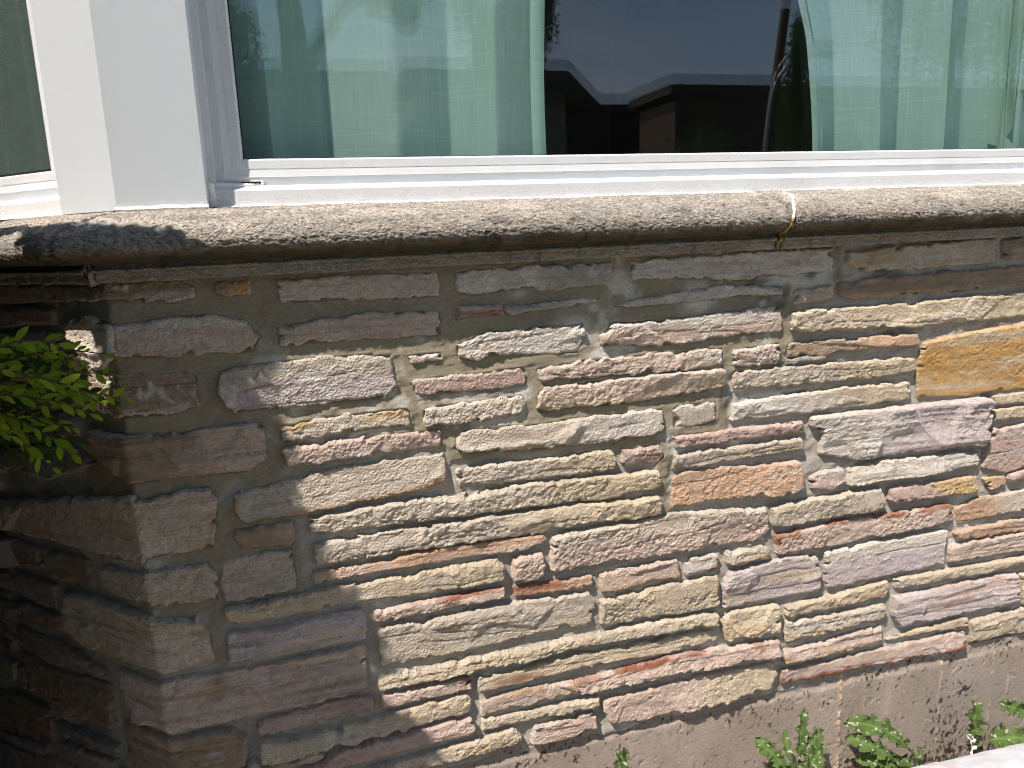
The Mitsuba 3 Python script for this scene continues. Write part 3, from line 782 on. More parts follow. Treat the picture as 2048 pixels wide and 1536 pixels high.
SX1, SX0 = CX - 0.175, CX - 1.25
for nme, g in zip(sides, frame_ring(SX0, SX1, WZ0, WZ1)):
    add('side_window__' + nme, to_side(g), 'm_vinyl', smooth=20)
e = trimesh.creation.extrude_polygon(Polygon(sp), 1.1, engine='earcut')
e.vertices = np.stack([SX0 + e.vertices[:, 2], e.vertices[:, 0], e.vertices[:, 1]], -1)
e.fix_normals()
add('side_window__sill_nosing', to_side(e), 'm_vinyl', label='white strip below the side window with leaf shadows on it')
add('side_window__sealant', to_side(bead(SX0, CX - 0.14, 0.0660, 1.0545, 0.0048, 121)), 'm_caulk', smooth=True)
hx0, hx1 = SX0 + 0.066, SX1 - 0.066
add('side_window__gasket', to_side(box(hx0, hx1, 0.0925, 0.0985, gz0 - 0.002, gz0 + 0.0045)), 'm_black')
v = pane(0.1085, 0.0)
v.vertices[:, 0] = [hx0, hx1, hx1, hx0]
add('side_window__glass', to_side(v), 'm_glass')
wires = []
for z in np.arange(gz0 + 0.006, 1.62, 0.00165):
    wires.append(np.array([[hx1 - 0.42, 0.0955, z], [hx1, 0.0955, z], [hx1, 0.0955, z + 0.00062], [hx1 - 0.42, 0.0955, z + 0.00062]]))
for x in np.arange(hx1 - 0.42, hx1, 0.00165):
    wires.append(np.array([[x, 0.0958, gz0 + 0.005], [x + 0.00055, 0.0958, gz0 + 0.005], [x + 0.00055, 0.0958, 1.62], [x, 0.0958, 1.62]]))
wv = np.vstack(wires)
wf = np.vstack([np.array([[0, 1, 2], [0, 2, 3]]) + 4 * i for i in range(len(wires))])
add('side_window__insect_screen', to_side(trimesh.Trimesh(wv, wf, process=False)), 'm_screen', kind='stuff', label='dark fine mesh insect screen in front of the side glass')
tag('side_window', 'narrow white side window with a dark insect screen, left of the corner post', 'window')


# ------------------------------------------------------------------ curtains behind the glass
def curtain(x0, x1, y0, seed, edge0=None, edge1=None, folds=0.11, amp=0.016, z0=0.62, z1=2.34, nz=110):
    ns = int(abs(x1 - x0) / 0.004)
    s = np.linspace(0, 1, ns)[:, None]
    z = np.linspace(z0, z1, nz)[None, :]
    w = s * (x1 - x0)
    ph = 2 * np.pi * w / folds + 2.6 * (n3(w + seed, w * 0, 5, 0, seed, 2) - 0.5) * 2 + 0.9 * (n3(w * 3 + seed, z * 1.6 + 0 * w, 1, 1, seed + 1, 2) - 0.5)
    a = amp * (0.5 + 1.0 * n3(w + seed, z * 0.8 + 0 * w, 4, 1, seed + 2, 2))
    x = x0 + w + 0.36 * a * np.sin(2 * ph) + 0.014 * (n3(w, z + 0 * w, 5, 2, seed + 4, 2) - 0.5)
    if edge0 is not None:
        x = x + edge0(z) * np.clip(1 - w / 0.25, 0, 1)
    if edge1 is not None:
        x = x + edge1(z) * np.clip(1 - (abs(x1 - x0) - w) / 0.25, 0, 1)
    y = y0 + a * np.sin(ph) + 0 * z + 0.006 * (n3(w, z + 0 * w, 9, 3, seed + 3, 2) - 0.5)
    p = np.stack([x + 0 * z, y, z + 0 * w], -1)
    uv = np.stack([w + 0 * z, z + 0 * w], -1).reshape(-1, 2)
    return grid(p), uv


m, uv = curtain(-0.30, 0.485, 0.175, 3, edge1=lambda z: 0.012 * (z - 1.15) + 0.004 * np.sin(z * 9), folds=0.19, amp=0.024)
k1 = add('curtain', m, 'm_curtain', smooth=True, uv=uv, label='pale green linen curtain in the left half of the big window, beside the post', cat='curtain')
m, uv = curtain(1.035, 2.05, 0.175, 17, edge0=lambda z: 0.022 * np.cos((z - 1.12) * 6.0) + 0.002 - 0.16 * np.clip(z - 1.36, 0, 1), folds=0.21, amp=0.024)
k2 = add('curtain', m, 'm_curtain', smooth=True, uv=uv, label='pale green linen curtain in the right half of the big window, past the dark gap', cat='curtain')
# hem strips of double cloth along the two meeting edges
for key, fx in ((k1, lambda z: 0.470 + 0.012 * (z - 1.15) + 0.004 * np.sin(z * 9)), (k2, lambda z: 1.0460 + 0.022 * np.cos((z - 1.12) * 6.0) - 0.16 * np.clip(z - 1.36, 0, 1))):
    z = np.linspace(0.62, 2.34, 80)
    xs = np.linspace(-0.013, 0.013, 7)[:, None]
    p = np.stack([fx(z)[None] + xs, 0.1655 - 0.004 * np.cos(xs * 120) + 0 * z[None] + 0.006 * np.sin(z * 5)[None], z[None] + 0 * xs], -1)
    add(key + '__hem', grid(p), 'm_curtain', smooth=True, uv=np.stack([xs + 3 + 0 * z[None], z[None] + 0 * xs], -1).reshape(-1, 2))
# a gathered frill of lace at the right edge
s = np.linspace(0, 1, 90)[:, None]
z = np.linspace(0, 1, 40)[None]
px = 1.505 + 0.17 * s + 0.010 * np.sin(40 * s) * z
pz = 1.62 - 0.02 * s - (0.44 + 0.05 * np.sin(9 * s + 0.6) - 0.10 * s) * z
py = 0.150 + 0.012 * np.sin(34 * s + 2 * z) * (0.3 + z)
add('curtain_frill', grid(np.stack([px + 0 * z, py, pz], -1)), 'm_lace', smooth=True, label='gathered pale lace frill hanging in front of the right curtain at the photo edge', cat='curtain')
# the side window's curtain
m, uv = curtain(CX - 1.2, CX - 0.28, 0.19, 29, folds=0.12)
add('curtain', to_side(m), 'm_curtain', smooth=True, uv=uv, label='green curtain behind the insect screen of the side window', cat='curtain')

# ------------------------------------------------------------------ the room and the house above
add('room_floor', box(-3.6, 3.2, 0.25, 5.2, 0.45, 0.5), 'm_room', kind='structure')
add('room_ceiling', box(-3.6, 3.2, 0.16, 5.2, 2.62, 2.7), 'm_room', kind='structure')
add('room_wall', cat_([box(-3.6, 3.2, 5.0, 5.2, 0.5, 2.62), box(2.7, 3.0, 0.05, 5.0, 0.5, 2.62), box(-3.6, -3.4, 0.9, 5.0, 0.5, 2.62), box(-3.4, -1.05, 1.05, 1.25, 0.5, 2.62)]), 'm_room', kind='structure')
scene['m_brick_upper'] = plain((0.30, 0.16, 0.11), 0.9)
add('upper_wall', cat_([box(-0.20, 2.7, 0.04, 0.24, 2.322, 3.0), box(2.06, 2.7, 0.04, 0.24, 1.05, 2.32),
                        prism([(-0.22, 0.05), (-1.15, 0.98), (-1.02, 1.12), (-0.13, 0.23)], 2.322, 3.0)]), 'm_brick_upper', label='brick wall above the windows, out of the frame', cat='wall')

# ------------------------------------------------------------------ ground
scene['m_soil'] = two({'type': 'principled', 'base_color': proc(lambda p, n, uv: mix((0.10, 0.075, 0.05), (0.20, 0.155, 0.11), fbm(p.x * 30, p.y * 30, 0, 4))), 'roughness': 0.95, 'specular': 0.1})
scene['m_path'] = two({'type': 'principled', 'base_color': proc(lambda p, n, uv: mix((0.27, 0.26, 0.24), (0.34, 0.33, 0.31), fbm(p.x * 5, p.y * 5, 0, 4))), 'roughness': 0.9, 'specular': 0.2})
scene['m_lawn'] = plain((0.06, 0.10, 0.03), 0.95, 0.1)
scene['m_asphalt'] = plain((0.055, 0.055, 0.057), 0.9, 0.2)


def slab(x0, x1, y0, y1, z, d=0.3):
    return box(x0, x1, y0, y1, z - d, z)


add('ground', slab(-150, 150, -200, 150, -0.50, 0.5), 'm_lawn', kind='structure')
U, V = np.meshgrid(np.arange(-2.6, 3.2, 0.035), np.arange(-0.75, 1.8, 0.035), indexing='ij')
zz = -0.335 + 0.105 * sm(-0.62, -0.25, V) + 0.05 * (n3(U, V, 7, 7, 130) - 0.5) + 0.02 * (n3(U, V, 40, 40, 131) - 0.5)
add('planting_bed', grid(np.stack([U, V, zz], -1)), 'm_soil', smooth=True, kind='structure')
add('planting_bed', slab(-4.5, 0.13, -2.6, -0.77, -0.33, 0.2), 'm_soil', kind='structure')  # unseen soil, added in place of pale ground to keep the left wall darker
add('path', slab(0.15, 9, -5.2, -0.76, -0.30, 0.25), 'm_path', kind='structure')  # unseen pale slab, added to bounce sunlight onto the wall
add('lawn', slab(-30, 30, -8.2, -5.25, -0.34, 0.2), 'm_lawn', kind='structure')
add('pavement', slab(-60, 60, -9.9, -8.25, -0.38, 0.2), 'm_path', kind='structure')
add('street', slab(-90, 90, -16.2, -9.95, -0.49, 0.2), 'm_asphalt', kind='structure')

# ------------------------------------------------------------------ the shrub at the corner
SHADE = Polygon(np.array([int(x) for x in "-72 961 215 846 134 817 123 744 208 731 201 634 140 626 160 590 245 548 238 440 317 390 319 241 344 182 411 117 388 42 365 -314 -355 -70".split()], float).reshape(-1, 2) / 1000).buffer(0)   # how far the shrub's shade reaches on the front wall (u, z)
# the shrub is clipped along two planes at the camera view's left and top, so its body shades the wall unseen
FACE_R, FACE_R0 = np.array([-0.9467, -0.2904, 0.1392]), 0.5022
FACE_B, FACE_B0 = np.array([-0.0361, -0.2648, 0.9636]), 1.2946


def outside_view(p):
    return np.maximum(p @ FACE_R - FACE_R0, p @ FACE_B - FACE_B0)


def shadow_spot(c):
    """Where the shadow of c falls: (front wall u, z), (side wall u, z), each nan when it misses."""
    t = (c[:, 1] + 0.01) / SUN[1]
    f = c - t[:, None] * SUN
    fu = f[:, 0] - CX
    n = NS
    o = np.array([CX, 0, 0])
    ts = ((c - o) @ n) / (SUN @ n)
    q = c - ts[:, None] * SUN
    su = -((q - o) @ DS)
    return fu, f[:, 2], su, q[:, 2]


LIT = [(CX * np.array([1, 0, 0]) + 0.05 * DS + 0.03 * NS + [0, 0, 0.858], 0.050)] + [(CX * np.array([1, 0, 0]) + s_ * DS + 0.085 * NS + [0, 0, z_], 0.024) for s_ in (0.06, 0.085, 0.11) for z_ in (1.005, 1.03)]   # sunny gaps: the proud stone end and the side sill's nose


def leaf_ok(c, r):
    fu, fz, su, sz = shadow_spot(c)
    front = fu > 0
    ok = np.where(front, shapely.contains_xy(SHADE, fu, fz), True)
    for q, rad in LIT:
        v = c - q
        al = v @ SUN
        ok &= ~((al > 0) & (np.linalg.norm(v - al[:, None] * SUN, axis=1) < rad))
    high = sz > 0.955
    lit_sill = (~front) & high & ((su > -0.27) | (sz > 1.10))
    ok &= ~lit_sill
    ok &= ~(front & (fz > 0.955))
    S = np.array([-0.285, -0.22, 0.825])
    along = (c - S) @ SUN
    perp = np.linalg.norm((c - S) - along[:, None] * SUN, axis=1)
    ok &= ~((along > 0.02) & (perp < 0.07) & (r.random(len(c)) < 0.8))
    lump = 0.045 + 0.30 * np.clip(meshkit.fbm(c * 6.5, 3, 9) - 0.42, 0, 1)
    return ok & (outside_view(c) > lump) & (c[:, 1] < np.where(c[:, 0] > -0.5, -0.10, 0.6))


LEAF = np.array([(0, 0), (0.22, 0.34), (0.55, 0.5), (0.82, 0.32), (1, 0), (0.82, -0.32), (0.55, -0.5), (0.22, -0.34)])
LEAF_T = np.array([[0, 1, 7], [1, 2, 7], [2, 6, 7], [2, 3, 6], [3, 5, 6], [3, 4, 5]])[:, ::-1]


def leaves(c, d, n, length, width, fold_=0.25):
    """Many small oval leaves: at c, along d, facing n."""
    d = d / np.linalg.norm(d, axis=1, keepdims=True)
    w = np.cross(d, n)
    w /= np.linalg.norm(w, axis=1, keepdims=True) + 1e-9
    n = np.cross(w, d)
    length, width = np.broadcast_to(length, len(c)), np.broadcast_to(width, len(c))
    v = c[:, None] + d[:, None] * (LEAF[None, :, :1] * length[:, None, None]) + w[:, None] * (LEAF[None, :, 1:] * width[:, None, None])
    v = v + n[:, None] * (np.abs(LEAF[None, :, 1:]) * width[:, None, None] * fold_ - (LEAF[None, :, :1] ** 2) * length[:, None, None] * 0.12)
    f = (LEAF_T[None] + 8 * np.arange(len(c))[:, None, None]).reshape(-1, 3)
    return trimesh.Trimesh(v.reshape(-1, 3), f, process=False)


r = np.random.default_rng(21)
acc = []
while sum(map(len, acc)) < 62000:
    k = 60000
    side = r.random(k) < 0.66
    fx = np.stack([r.uniform(0.0, 0.64, k), np.full(k, -0.01), r.uniform(-0.40, 0.93, k)], -1)
    fx[:, 0] += CX
    su = r.uniform(0, 1.15, k)
    sx = su[:, None] * DS
    sx[:, 0] += CX
    sx[:, 2] = r.uniform(-0.40, 1.06, k)
    P = np.where(side[:, None], sx, fx)
    t = 0.25 + 1.9 * r.random(k) ** 0.8
    c = P + t[:, None] * SUN
    clump = meshkit.noise(c * 9.0, 4) > 0.16
    keep = clump & (c[:, 2] > -0.30) & (c[:, 2] < 2.35) & (c[:, 0] > -2.0) & leaf_ok(c, r)
    acc.append(c[keep])
k = 650000
inner = np.stack([r.uniform(-1.3, -0.20, k), r.uniform(-1.0, 0.45, k), r.uniform(-0.32, 1.7, k)], -1)
inner = inner[inner @ FACE_R - FACE_R0 < 0.40]
clear = (inner - [CX, 0, 0]) @ NS
inner = inner[leaf_ok(inner, r) & (clear > 0.06)]
k = 300000
v = r.normal(size=(k, 3))
v = v / np.linalg.norm(v, axis=1, keepdims=True) * (r.random((k, 1)) ** 0.33)
body = np.array([-1.12, -0.42, 0.72]) + v * [0.72, 0.62, 1.06]
body = body + 0.22 * (np.stack([meshkit.fbm(body * 3.1 + q, 3, 5) for q in (0, 40, 80)], -1) - 0.5)
edge = np.linalg.norm((body - [-1.12, -0.42, 0.72]) / [0.72, 0.62, 1.06], axis=1)
body = body[(body[:, 2] > -0.28) & (meshkit.fbm(body * 8.0, 2, 6) > 0.30 + 0.26 * edge ** 3) & (((body - [CX, 0, 0]) @ NS) > 0.05)]
body = body[leaf_ok(body, r)]
c = np.vstack([np.vstack(acc)[:62000], inner[:100000], body[:70000]])
d = r.normal(size=c.shape) + [0.3, 0, -0.3]
nn = r.normal(size=c.shape) * 0.7 + SUN
m = leaves(c, d, nn, r.uniform(0.022, 0.036, len(c)), r.uniform(0.011, 0.017, len(c)))
add('shrub__foliage', m, 'm_leaf_dark', kind='stuff')
root = np.array([-1.12, -0.30, -0.30])
stems = []
for i in range(34):
    e = c[r.integers(62000)]
    tip = root + (e - root) * 0.96
    b = root + r.normal(size=3) * [0.05, 0.05, 0]
    mid = b + (tip - b) * 0.5 + np.array([0, 0, 0.16]) + r.normal(size=3) * 0.04
    tt_ = np.linspace(0, 1, 12)[:, None]
    pts = (1 - tt_) ** 2 * b + 2 * tt_ * (1 - tt_) * mid + tt_ ** 2 * tip
    if outside_view(pts).min() > 0.03:
        stems.append(tube(pts, np.linspace(0.009, 0.002, 12), 5))
for s_ in stems[:14]:
    add('shrub__stem', s_, 'm_bark', smooth=True)
# the twigs that hang into view by the corner
TW = [((-0.353, -0.27, 0.875), (-0.264, -0.24, 0.893), 1), ((-0.364, -0.23, 0.858), (-0.229, -0.2, 0.873), 1), ((-0.378, -0.23, 0.836), (-0.21, -0.2, 0.813), 1), ((-0.378, -0.2, 0.836), (-0.224, -0.17, 0.84), 1), ((-0.368, -0.27, 0.843), (-0.241, -0.24, 0.806), 1), ((-0.362, -0.25, 0.827), (-0.275, -0.22, 0.756), 1), ((-0.358, -0.29, 0.829), (-0.285, -0.26, 0.75), 1), ((-0.308, -0.28, 0.862), (-0.221, -0.25, 0.812), 1), ((-0.353, -0.24, 0.876), (-0.299, -0.21, 0.882), 1), ((-0.382, -0.23, 0.807), (-0.317, -0.2, 0.774), 1), ((-0.389, -0.18, 0.876), (-0.275, -0.15, 0.846), 0), ((-0.397, -0.17, 0.845), (-0.269, -0.14, 0.821), 0), ((-0.398, -0.18, 0.816), (-0.301, -0.15, 0.779), 0), ((-0.398, -0.19, 0.793), (-0.32, -0.16, 0.751), 0), ((-0.398, -0.16, 0.862), (-0.312, -0.13, 0.866), 0), ((-0.381, -0.22, 0.834), (-0.32, -0.19, 0.816), 0), ((-0.393, -0.21, 0.785), (-0.333, -0.18, 0.738), 0), ((-0.406, -0.15, 0.829), (-0.299, -0.12, 0.806), 0), ((-0.407, -0.16, 0.8), (-0.292, -0.13, 0.753), 0), ((-0.394, -0.19, 0.854), (-0.326, -0.16, 0.83), 0), ((-0.392, -0.18, 0.889), (-0.335, -0.15, 0.868), 0), ((-0.364, -0.22, 0.883), (-0.258, -0.19, 0.864), 1), ((-0.373, -0.21, 0.847), (-0.249, -0.18, 0.82), 1), ((-0.371, -0.26, 0.847), (-0.282, -0.23, 0.814), 1), ((-0.357, -0.29, 0.868), (-0.287, -0.26, 0.856), 1), ((-0.38, -0.22, 0.81), (-0.275, -0.19, 0.779), 1), ((-0.377, -0.23, 0.871), (-0.324, -0.2, 0.877), 1), ((-0.382, -0.19, 0.828), (-0.24, -0.16, 0.808), 0), ((-0.38, -0.21, 0.796), (-0.304, -0.18, 0.744), 0)]
r = np.random.default_rng(5)
lc, ld, ln, ll, lo = [], [], [], [], []
for i, (a, b, n_) in enumerate(TW):
    a, b = np.array(a), np.array(b)
    mid = (a + b) / 2 + [0, 0, 0.022 + 0.012 * r.random()]
    q = np.linspace(0, 1, 16)[:, None]
    pts = (1 - q) ** 2 * a + 2 * q * (1 - q) * mid + q ** 2 * b
    add('shrub__twig', tube(pts, np.linspace(0.0016, 0.0007, 16), 5), 'm_bark', smooth=True)
    L = np.linalg.norm(b - a)
    k = 0
    for s_ in np.arange(0.10, 1.01, 0.0070 / L):
        p = np.array([np.interp(s_, q[:, 0], pts[:, j]) for j in range(3)])
        tdir = pts[min(15, int(s_ * 15) + 1)] - pts[max(0, int(s_ * 15) - 1)]
        tdir /= np.linalg.norm(tdir)
        sgn = 1 if k % 2 else -1
        k += 1
        up = np.array([-0.2, -0.62, 0.75]) + r.normal(size=3) * 0.45
        sd = np.cross(tdir, up)
        sd /= np.linalg.norm(sd)
        dd = tdir * (0.75 if s_ < 0.95 else 1.6) + sd * sgn * (0.8 if s_ < 0.95 else 0.15) + r.normal(size=3) * 0.16
        lc.append(p); ld.append(dd); ln.append(up); ll.append(r.uniform(0.013, 0.025) * (0.8 if s_ > 0.9 else 1)); lo.append(n_)
lc, ld, ln, ll, lo = map(np.array, (lc, ld, ln, ll, lo))
new = np.nonzero(lo == 1)[0]
for i in new:
    add('shrub__leaf', leaves(lc[i:i + 1], ld[i:i + 1], ln[i:i + 1], ll[i], ll[i] * (0.36 + 0.14 * r.random())), 'm_leaf_pale' if r.random() < 0.4 else 'm_leaf_new', smooth=True)
old = lo == 0  # deeper twigs get the darker, shade-toned leaf colour
add('shrub__shaded_leaves', leaves(lc[old], ld[old], ln[old], ll[old] * 1.1, ll[old] * 0.52), 'm_leaf_dark', smooth=True, kind='stuff')
tag('shrub', 'leafy green shrub reaching in at the left edge in front of the dark side wall', 'shrub')


# ------------------------------------------------------------------ weeds at the foot of the foundation
def weed_leaf(base, ctrl, tip, width, seed, curl=0.22, teeth=7, root=None):
    r = np.random.default_rng(seed)
    base, ctrl, tip = map(np.array, (base, ctrl, tip))
    t = np.linspace(0, 1, 80)[:, None]
    sp_ = (1 - t) ** 2 * base + 2 * t * (1 - t) * ctrl + t ** 2 * tip
    d = np.gradient(sp_, axis=0)
    d /= np.linalg.norm(d, axis=1, keepdims=True)
    toward = np.array([0.1, -0.8, 0.6]) + r.normal(size=3) * 0.25
    w = np.cross(d, toward)
    w /= np.linalg.norm(w, axis=1, keepdims=True)
    n = np.cross(w, d)
    tt_ = t[:, 0]
    prof = np.sin(np.pi * np.clip(tt_ * 0.95 + 0.05, 0, 1) ** 1.25) ** 0.75 * (0.30 + 0.70 * tt_ ** 0.6)
    cols, across = [], np.array([-1, -0.66, -0.33, 0, 0.33, 0.66, 1.0])
    ph = r.uniform(0, 1)
    for a in across:
        saw = ((tt_ * teeth + ph + (0.4 if a > 0 else 0)) % 1.0)
        cutf = 1 - (0.88 * (1 - saw) ** 1.2 * np.clip(1.35 - 1.2 * tt_, 0, 1)) * min(1, abs(a) * 1.3)
        hw = width * 0.5 * (prof * cutf + 0.05)
        rip = 0.10 * width * np.sin(tt_ * 26 + ph * 9 + a * 2) * abs(a) + 0.06 * width * np.sin(tt_ * 61 + a * 5) * abs(a)
        cols.append(sp_ + w * (a * hw)[:, None] + n * (curl * np.abs(a) ** 1.5 * hw + rip)[:, None])
    p = np.stack(cols, 1)
    uv = np.stack([t + 0 * across[None], 0.5 + 0.5 * across[None] + 0 * t], -1).reshape(-1, 2)
    return grid(p), uv


W_ = {'weed': ((0.93, -0.1, -0.24), [((0.898, -0.075, -0.105), (0.889, -0.077, -0.011), (0.93, -0.04, 0.026), 0.0412), ((0.888, -0.075, -0.102), (0.842, -0.077, -0.038), (0.815, -0.04, -0.014), 0.0475), ((0.904, -0.075, -0.095), (0.907, -0.077, -0.026), (0.976, -0.04, -0.035), 0.0444), ((0.893, -0.075, -0.104), (0.861, -0.077, -0.026), (0.884, -0.04, -0.013), 0.0253), ((0.89, -0.1, -0.096), (0.896, -0.105, -0.038), (0.955, -0.07, -0.05), 0.0539), ((0.896, -0.075, -0.116), (0.86, -0.077, -0.071), (0.846, -0.04, -0.083), 0.0412), ((0.886, -0.1, -0.1), (0.894, -0.11, -0.078), (0.94, -0.08, -0.074), 0.0412)]), 'weed_001': ((1.2, -0.11, -0.24), [((1.195, -0.075, -0.145), (1.121, -0.077, -0.02), (1.026, -0.04, -0.03), 0.057), ((1.163, -0.075, -0.149), (1.087, -0.077, -0.07), (1.031, -0.04, -0.064), 0.0507), ((1.164, -0.075, -0.161), (1.101, -0.077, -0.096), (1.062, -0.04, -0.129), 0.0444), ((1.171, -0.075, -0.163), (1.127, -0.077, -0.114), (1.105, -0.04, -0.148), 0.0412), ((1.184, -0.075, -0.166), (1.159, -0.077, -0.116), (1.162, -0.04, -0.14), 0.0412), ((1.196, -0.075, -0.157), (1.193, -0.077, -0.107), (1.225, -0.04, -0.136), 0.0222), ((1.146, -0.075, -0.169), (1.091, -0.077, -0.135), (1.067, -0.04, -0.156), 0.038)]), 'weed_002': ((1.37, -0.09, -0.24), [((1.335, -0.075, -0.168), (1.328, -0.077, -0.091), (1.374, -0.04, -0.055), 0.0697)]), 'weed_003': ((1.56, -0.12, -0.24), [((1.527, -0.075, -0.115), (1.454, -0.077, -0.066), (1.442, -0.04, -0.079), 0.0507), ((1.54, -0.075, -0.168), (1.448, -0.077, -0.132), (1.418, -0.04, -0.164), 0.0634)]), 'weed_004': ((0.5, -0.08, -0.24), [((0.496, -0.075, -0.012), (0.501, -0.077, 0.03), (0.536, -0.04, 0.027), 0.0475), ((0.492, -0.075, -0.016), (0.487, -0.077, 0.002), (0.496, -0.04, -0.001), 0.0348)])}
LAB = {'weed': ('jagged dusty weed standing left of the thick pebbly seam in the foundation', 'weed'),
       'weed_001': ('sprawling jagged weed with long leaves lying left, right of the pebbly seam', 'weed'),
       'weed_002': ('single upright toothed leaf with a white dried flap behind the bag', 'weed'),
       'weed_003': ('weed cut by the right edge of the photo above the white bag', 'weed'),
       'weed_004': ('tiny weed tip at the bottom edge below the pink stone', 'weed')}
sd = 300
for key, (rt, lv) in W_.items():
    for base, ctrl, tip, wd_ in lv:
        sd += 1
        m, uv = weed_leaf(base, ctrl, tip, wd_, sd)
        add(key + '__leaf', m, 'm_dandelion', smooth=True, uv=uv)
    rt = np.array(rt)
    sts = []
    for base, *_ in lv:
        q = np.linspace(0, 1, 8)[:, None]
        b = np.array(base)
        sts.append(tube((1 - q) ** 2 * rt + 2 * q * (1 - q) * (rt + [0, 0, 0.6 * (b - rt)[2]]) + q ** 2 * b, 0.0022, 5))
    add(key + '__stalk', cat_(sts), 'm_leaf_dark', smooth=True)
    tag(key, LAB[key][0], LAB[key][1], 'weeds along the foundation')
m, uv = weed_leaf((1.317, -0.085, -0.147), (1.334, -0.08, -0.127), (1.318, -0.07, -0.103), 0.022, 377, curl=0.8, teeth=3)
add('weed_002__dried_flap', m, 'm_white', smooth=True, uv=uv, label='dried white leaf flap')

# the white bag lying at the foot of the wall
RID = np.array([(1.003, -0.2, -0.082), (1.03, -0.2, -0.059), (1.082, -0.2, -0.047), (1.141, -0.2, -0.05), (1.202, -0.2, -0.054), (1.263, -0.2, -0.056), (1.339, -0.2, -0.059), (1.432, -0.2, -0.07), (1.57, -0.2, -0.09)])
s = np.linspace(0, 1, 150)
rs = np.interp(s, np.linspace(0, 1, len(RID)), RID[:, 0]), np.interp(s, np.linspace(0, 1, len(RID)), RID[:, 1]), np.interp(s, np.linspace(0, 1, len(RID)), RID[:, 2])
v = np.linspace(-1, 1, 110)
S_, V_ = np.meshgrid(s, v, indexing='ij')
endf = np.sqrt(np.clip(1 - np.clip(1 - S_ / 0.30, 0, 1) ** 2, 0, 1))
px = rs[0][:, None] + 0 * V_
py = rs[1][:, None] + np.where(V_ < 0, 0.30, 0.11) * V_ * (0.25 + 0.75 * endf)
top = rs[2][:, None]
gz_ = -0.30
pz = gz_ + (top - gz_) * np.clip(1 - np.abs(V_) ** 2.2, 0, 1) ** 0.62 * (0.5 + 0.5 * endf) + 0.004 * V_ * 0
cr = np.abs(n3(px, py, 16, 16, 140, 3) - 0.5) * 2
cr2 = np.abs(n3(px + 0.5 * py, py, 45, 30, 141, 2) - 0.5) * 2
pz = pz - 0.011 * cr * (1 - 0.4 * np.abs(V_)) - 0.003 * cr2 + 0.003
add('bag', grid(np.stack([px, py, pz], -1)), 'm_bag', smooth=True, label='crumpled white plastic bag lying on the ground at the bottom right corner', cat='bag')

# ------------------------------------------------------------------ across the street (seen mirrored in the window)
scene['m_brick'] = two({'type': 'principled', 'base_color': proc(lambda p, n, uv: mix((0.05, 0.041, 0.038), (0.085, 0.060, 0.053), fbm(p.x * 3 + p.y * 3, p.z * 14, 0, 3))), 'roughness': 0.9, 'specular': 0.2})
scene['m_roof'] = plain((0.06, 0.055, 0.05), 0.85)
scene['m_house_glass'] = plain((0.02, 0.025, 0.03), 0.1, 0.6)
scene['m_siding'] = plain((0.16, 0.15, 0.13), 0.8)


def house(key, x0, x1, y0, y1, z1, label, wall, flat=True, ridge=0.0, wins=3):
    add(key + '__wall', box(x0, x1, y0, y1, -0.5, z1 - 0.25), wall)
    if flat:
        add(key + '__roof', cat_([box(x0 - 0.25, x1 + 0.25, y0 - 0.25, y1 + 0.25, z1 - 0.25, z1)]), 'm_roof')
    else:
        m = trimesh.convex.convex_hull(np.array([[x0 - 0.3, y0, z1 - 0.25], [x0 - 0.3, y1 + 0.3, z1 - 0.25], [x1 + ridge, y0, z1 - 0.95], [x1 + ridge, y1 + 0.3, z1 - 0.95], [x0 - 0.3, y1 + 0.3, z1], [x1, y1 + 0.3, z1], [x0 - 0.3, y0, z1], [x1, y0, z1]]))
        add(key + '__roof', m, 'm_roof')
    for i in range(wins):
        xc = x0 + (x1 - x0) * (i + 0.5) / wins
        k = add(key + '__window', cat_([box(xc - 0.6, xc + 0.6, y1 + 0.002, y1 + 0.06, 1.0, 1.08), box(xc - 0.6, xc + 0.6, y1 + 0.002, y1 + 0.06, 2.22, 2.3), box(xc - 0.6, xc - 0.52, y1 + 0.002, y1 + 0.06, 1.08, 2.22), box(xc + 0.52, xc + 0.6, y1 + 0.002, y1 + 0.06, 1.08, 2.22)]), 'm_vinyl')
        add(k + '__pane', box(xc - 0.52, xc + 0.52, y1 + 0.002, y1 + 0.02, 1.08, 2.22), 'm_house_glass')
    tag(key, label, 'house', 'houses mirrored in the window')


house('mirrored_house', -9.0, 2.85, -28.0, -20.0, 5.22, 'dark flat-roofed house mirrored behind the left curtain', 'm_siding', wins=4)
house('mirrored_house_001', 3.66, 7.90, -28.0, -20.0, 5.30, 'mirrored dark house with a sloping roof end beside the left curtain edge', 'm_siding', flat=False, ridge=1.0, wins=2)
house('mirrored_house_002', 8.9, 16.0, -33.0, -25.0, 5.25, 'low far brick house mirrored between the two taller ones', 'm_brick')
house('mirrored_house_003', 11.3, 33.0, -22.4, -20.0, 5.00, 'mirrored brick house with a flat white-edged roof in the dark gap', 'm_brick', wins=6)


def leafy(n, cen, rad, size, seed):
    r = np.random.default_rng(seed)
    cen, rad = np.asarray(cen, float), np.asarray(rad, float)
    i = r.integers(len(cen), size=n)
    v = r.normal(size=(n, 3))
    v = v / np.linalg.norm(v, axis=1, keepdims=True) * r.random((n, 1)) ** 0.45
    p = cen[i] + v * rad[i]
    return leaves(p, r.normal(size=(n, 3)) + [0, 0, -0.7], r.normal(size=(n, 3)), r.uniform(0.7, 1.3, n) * size, r.uniform(0.35, 0.5, n) * size)


def bez(a, b, c, n=16):
    t = np.linspace(0, 1, n)[:, None]
    a, b, c = map(np.array, (a, b, c))
    return (1 - t) ** 2 * a + 2 * t * (1 - t) * b + t ** 2 * c


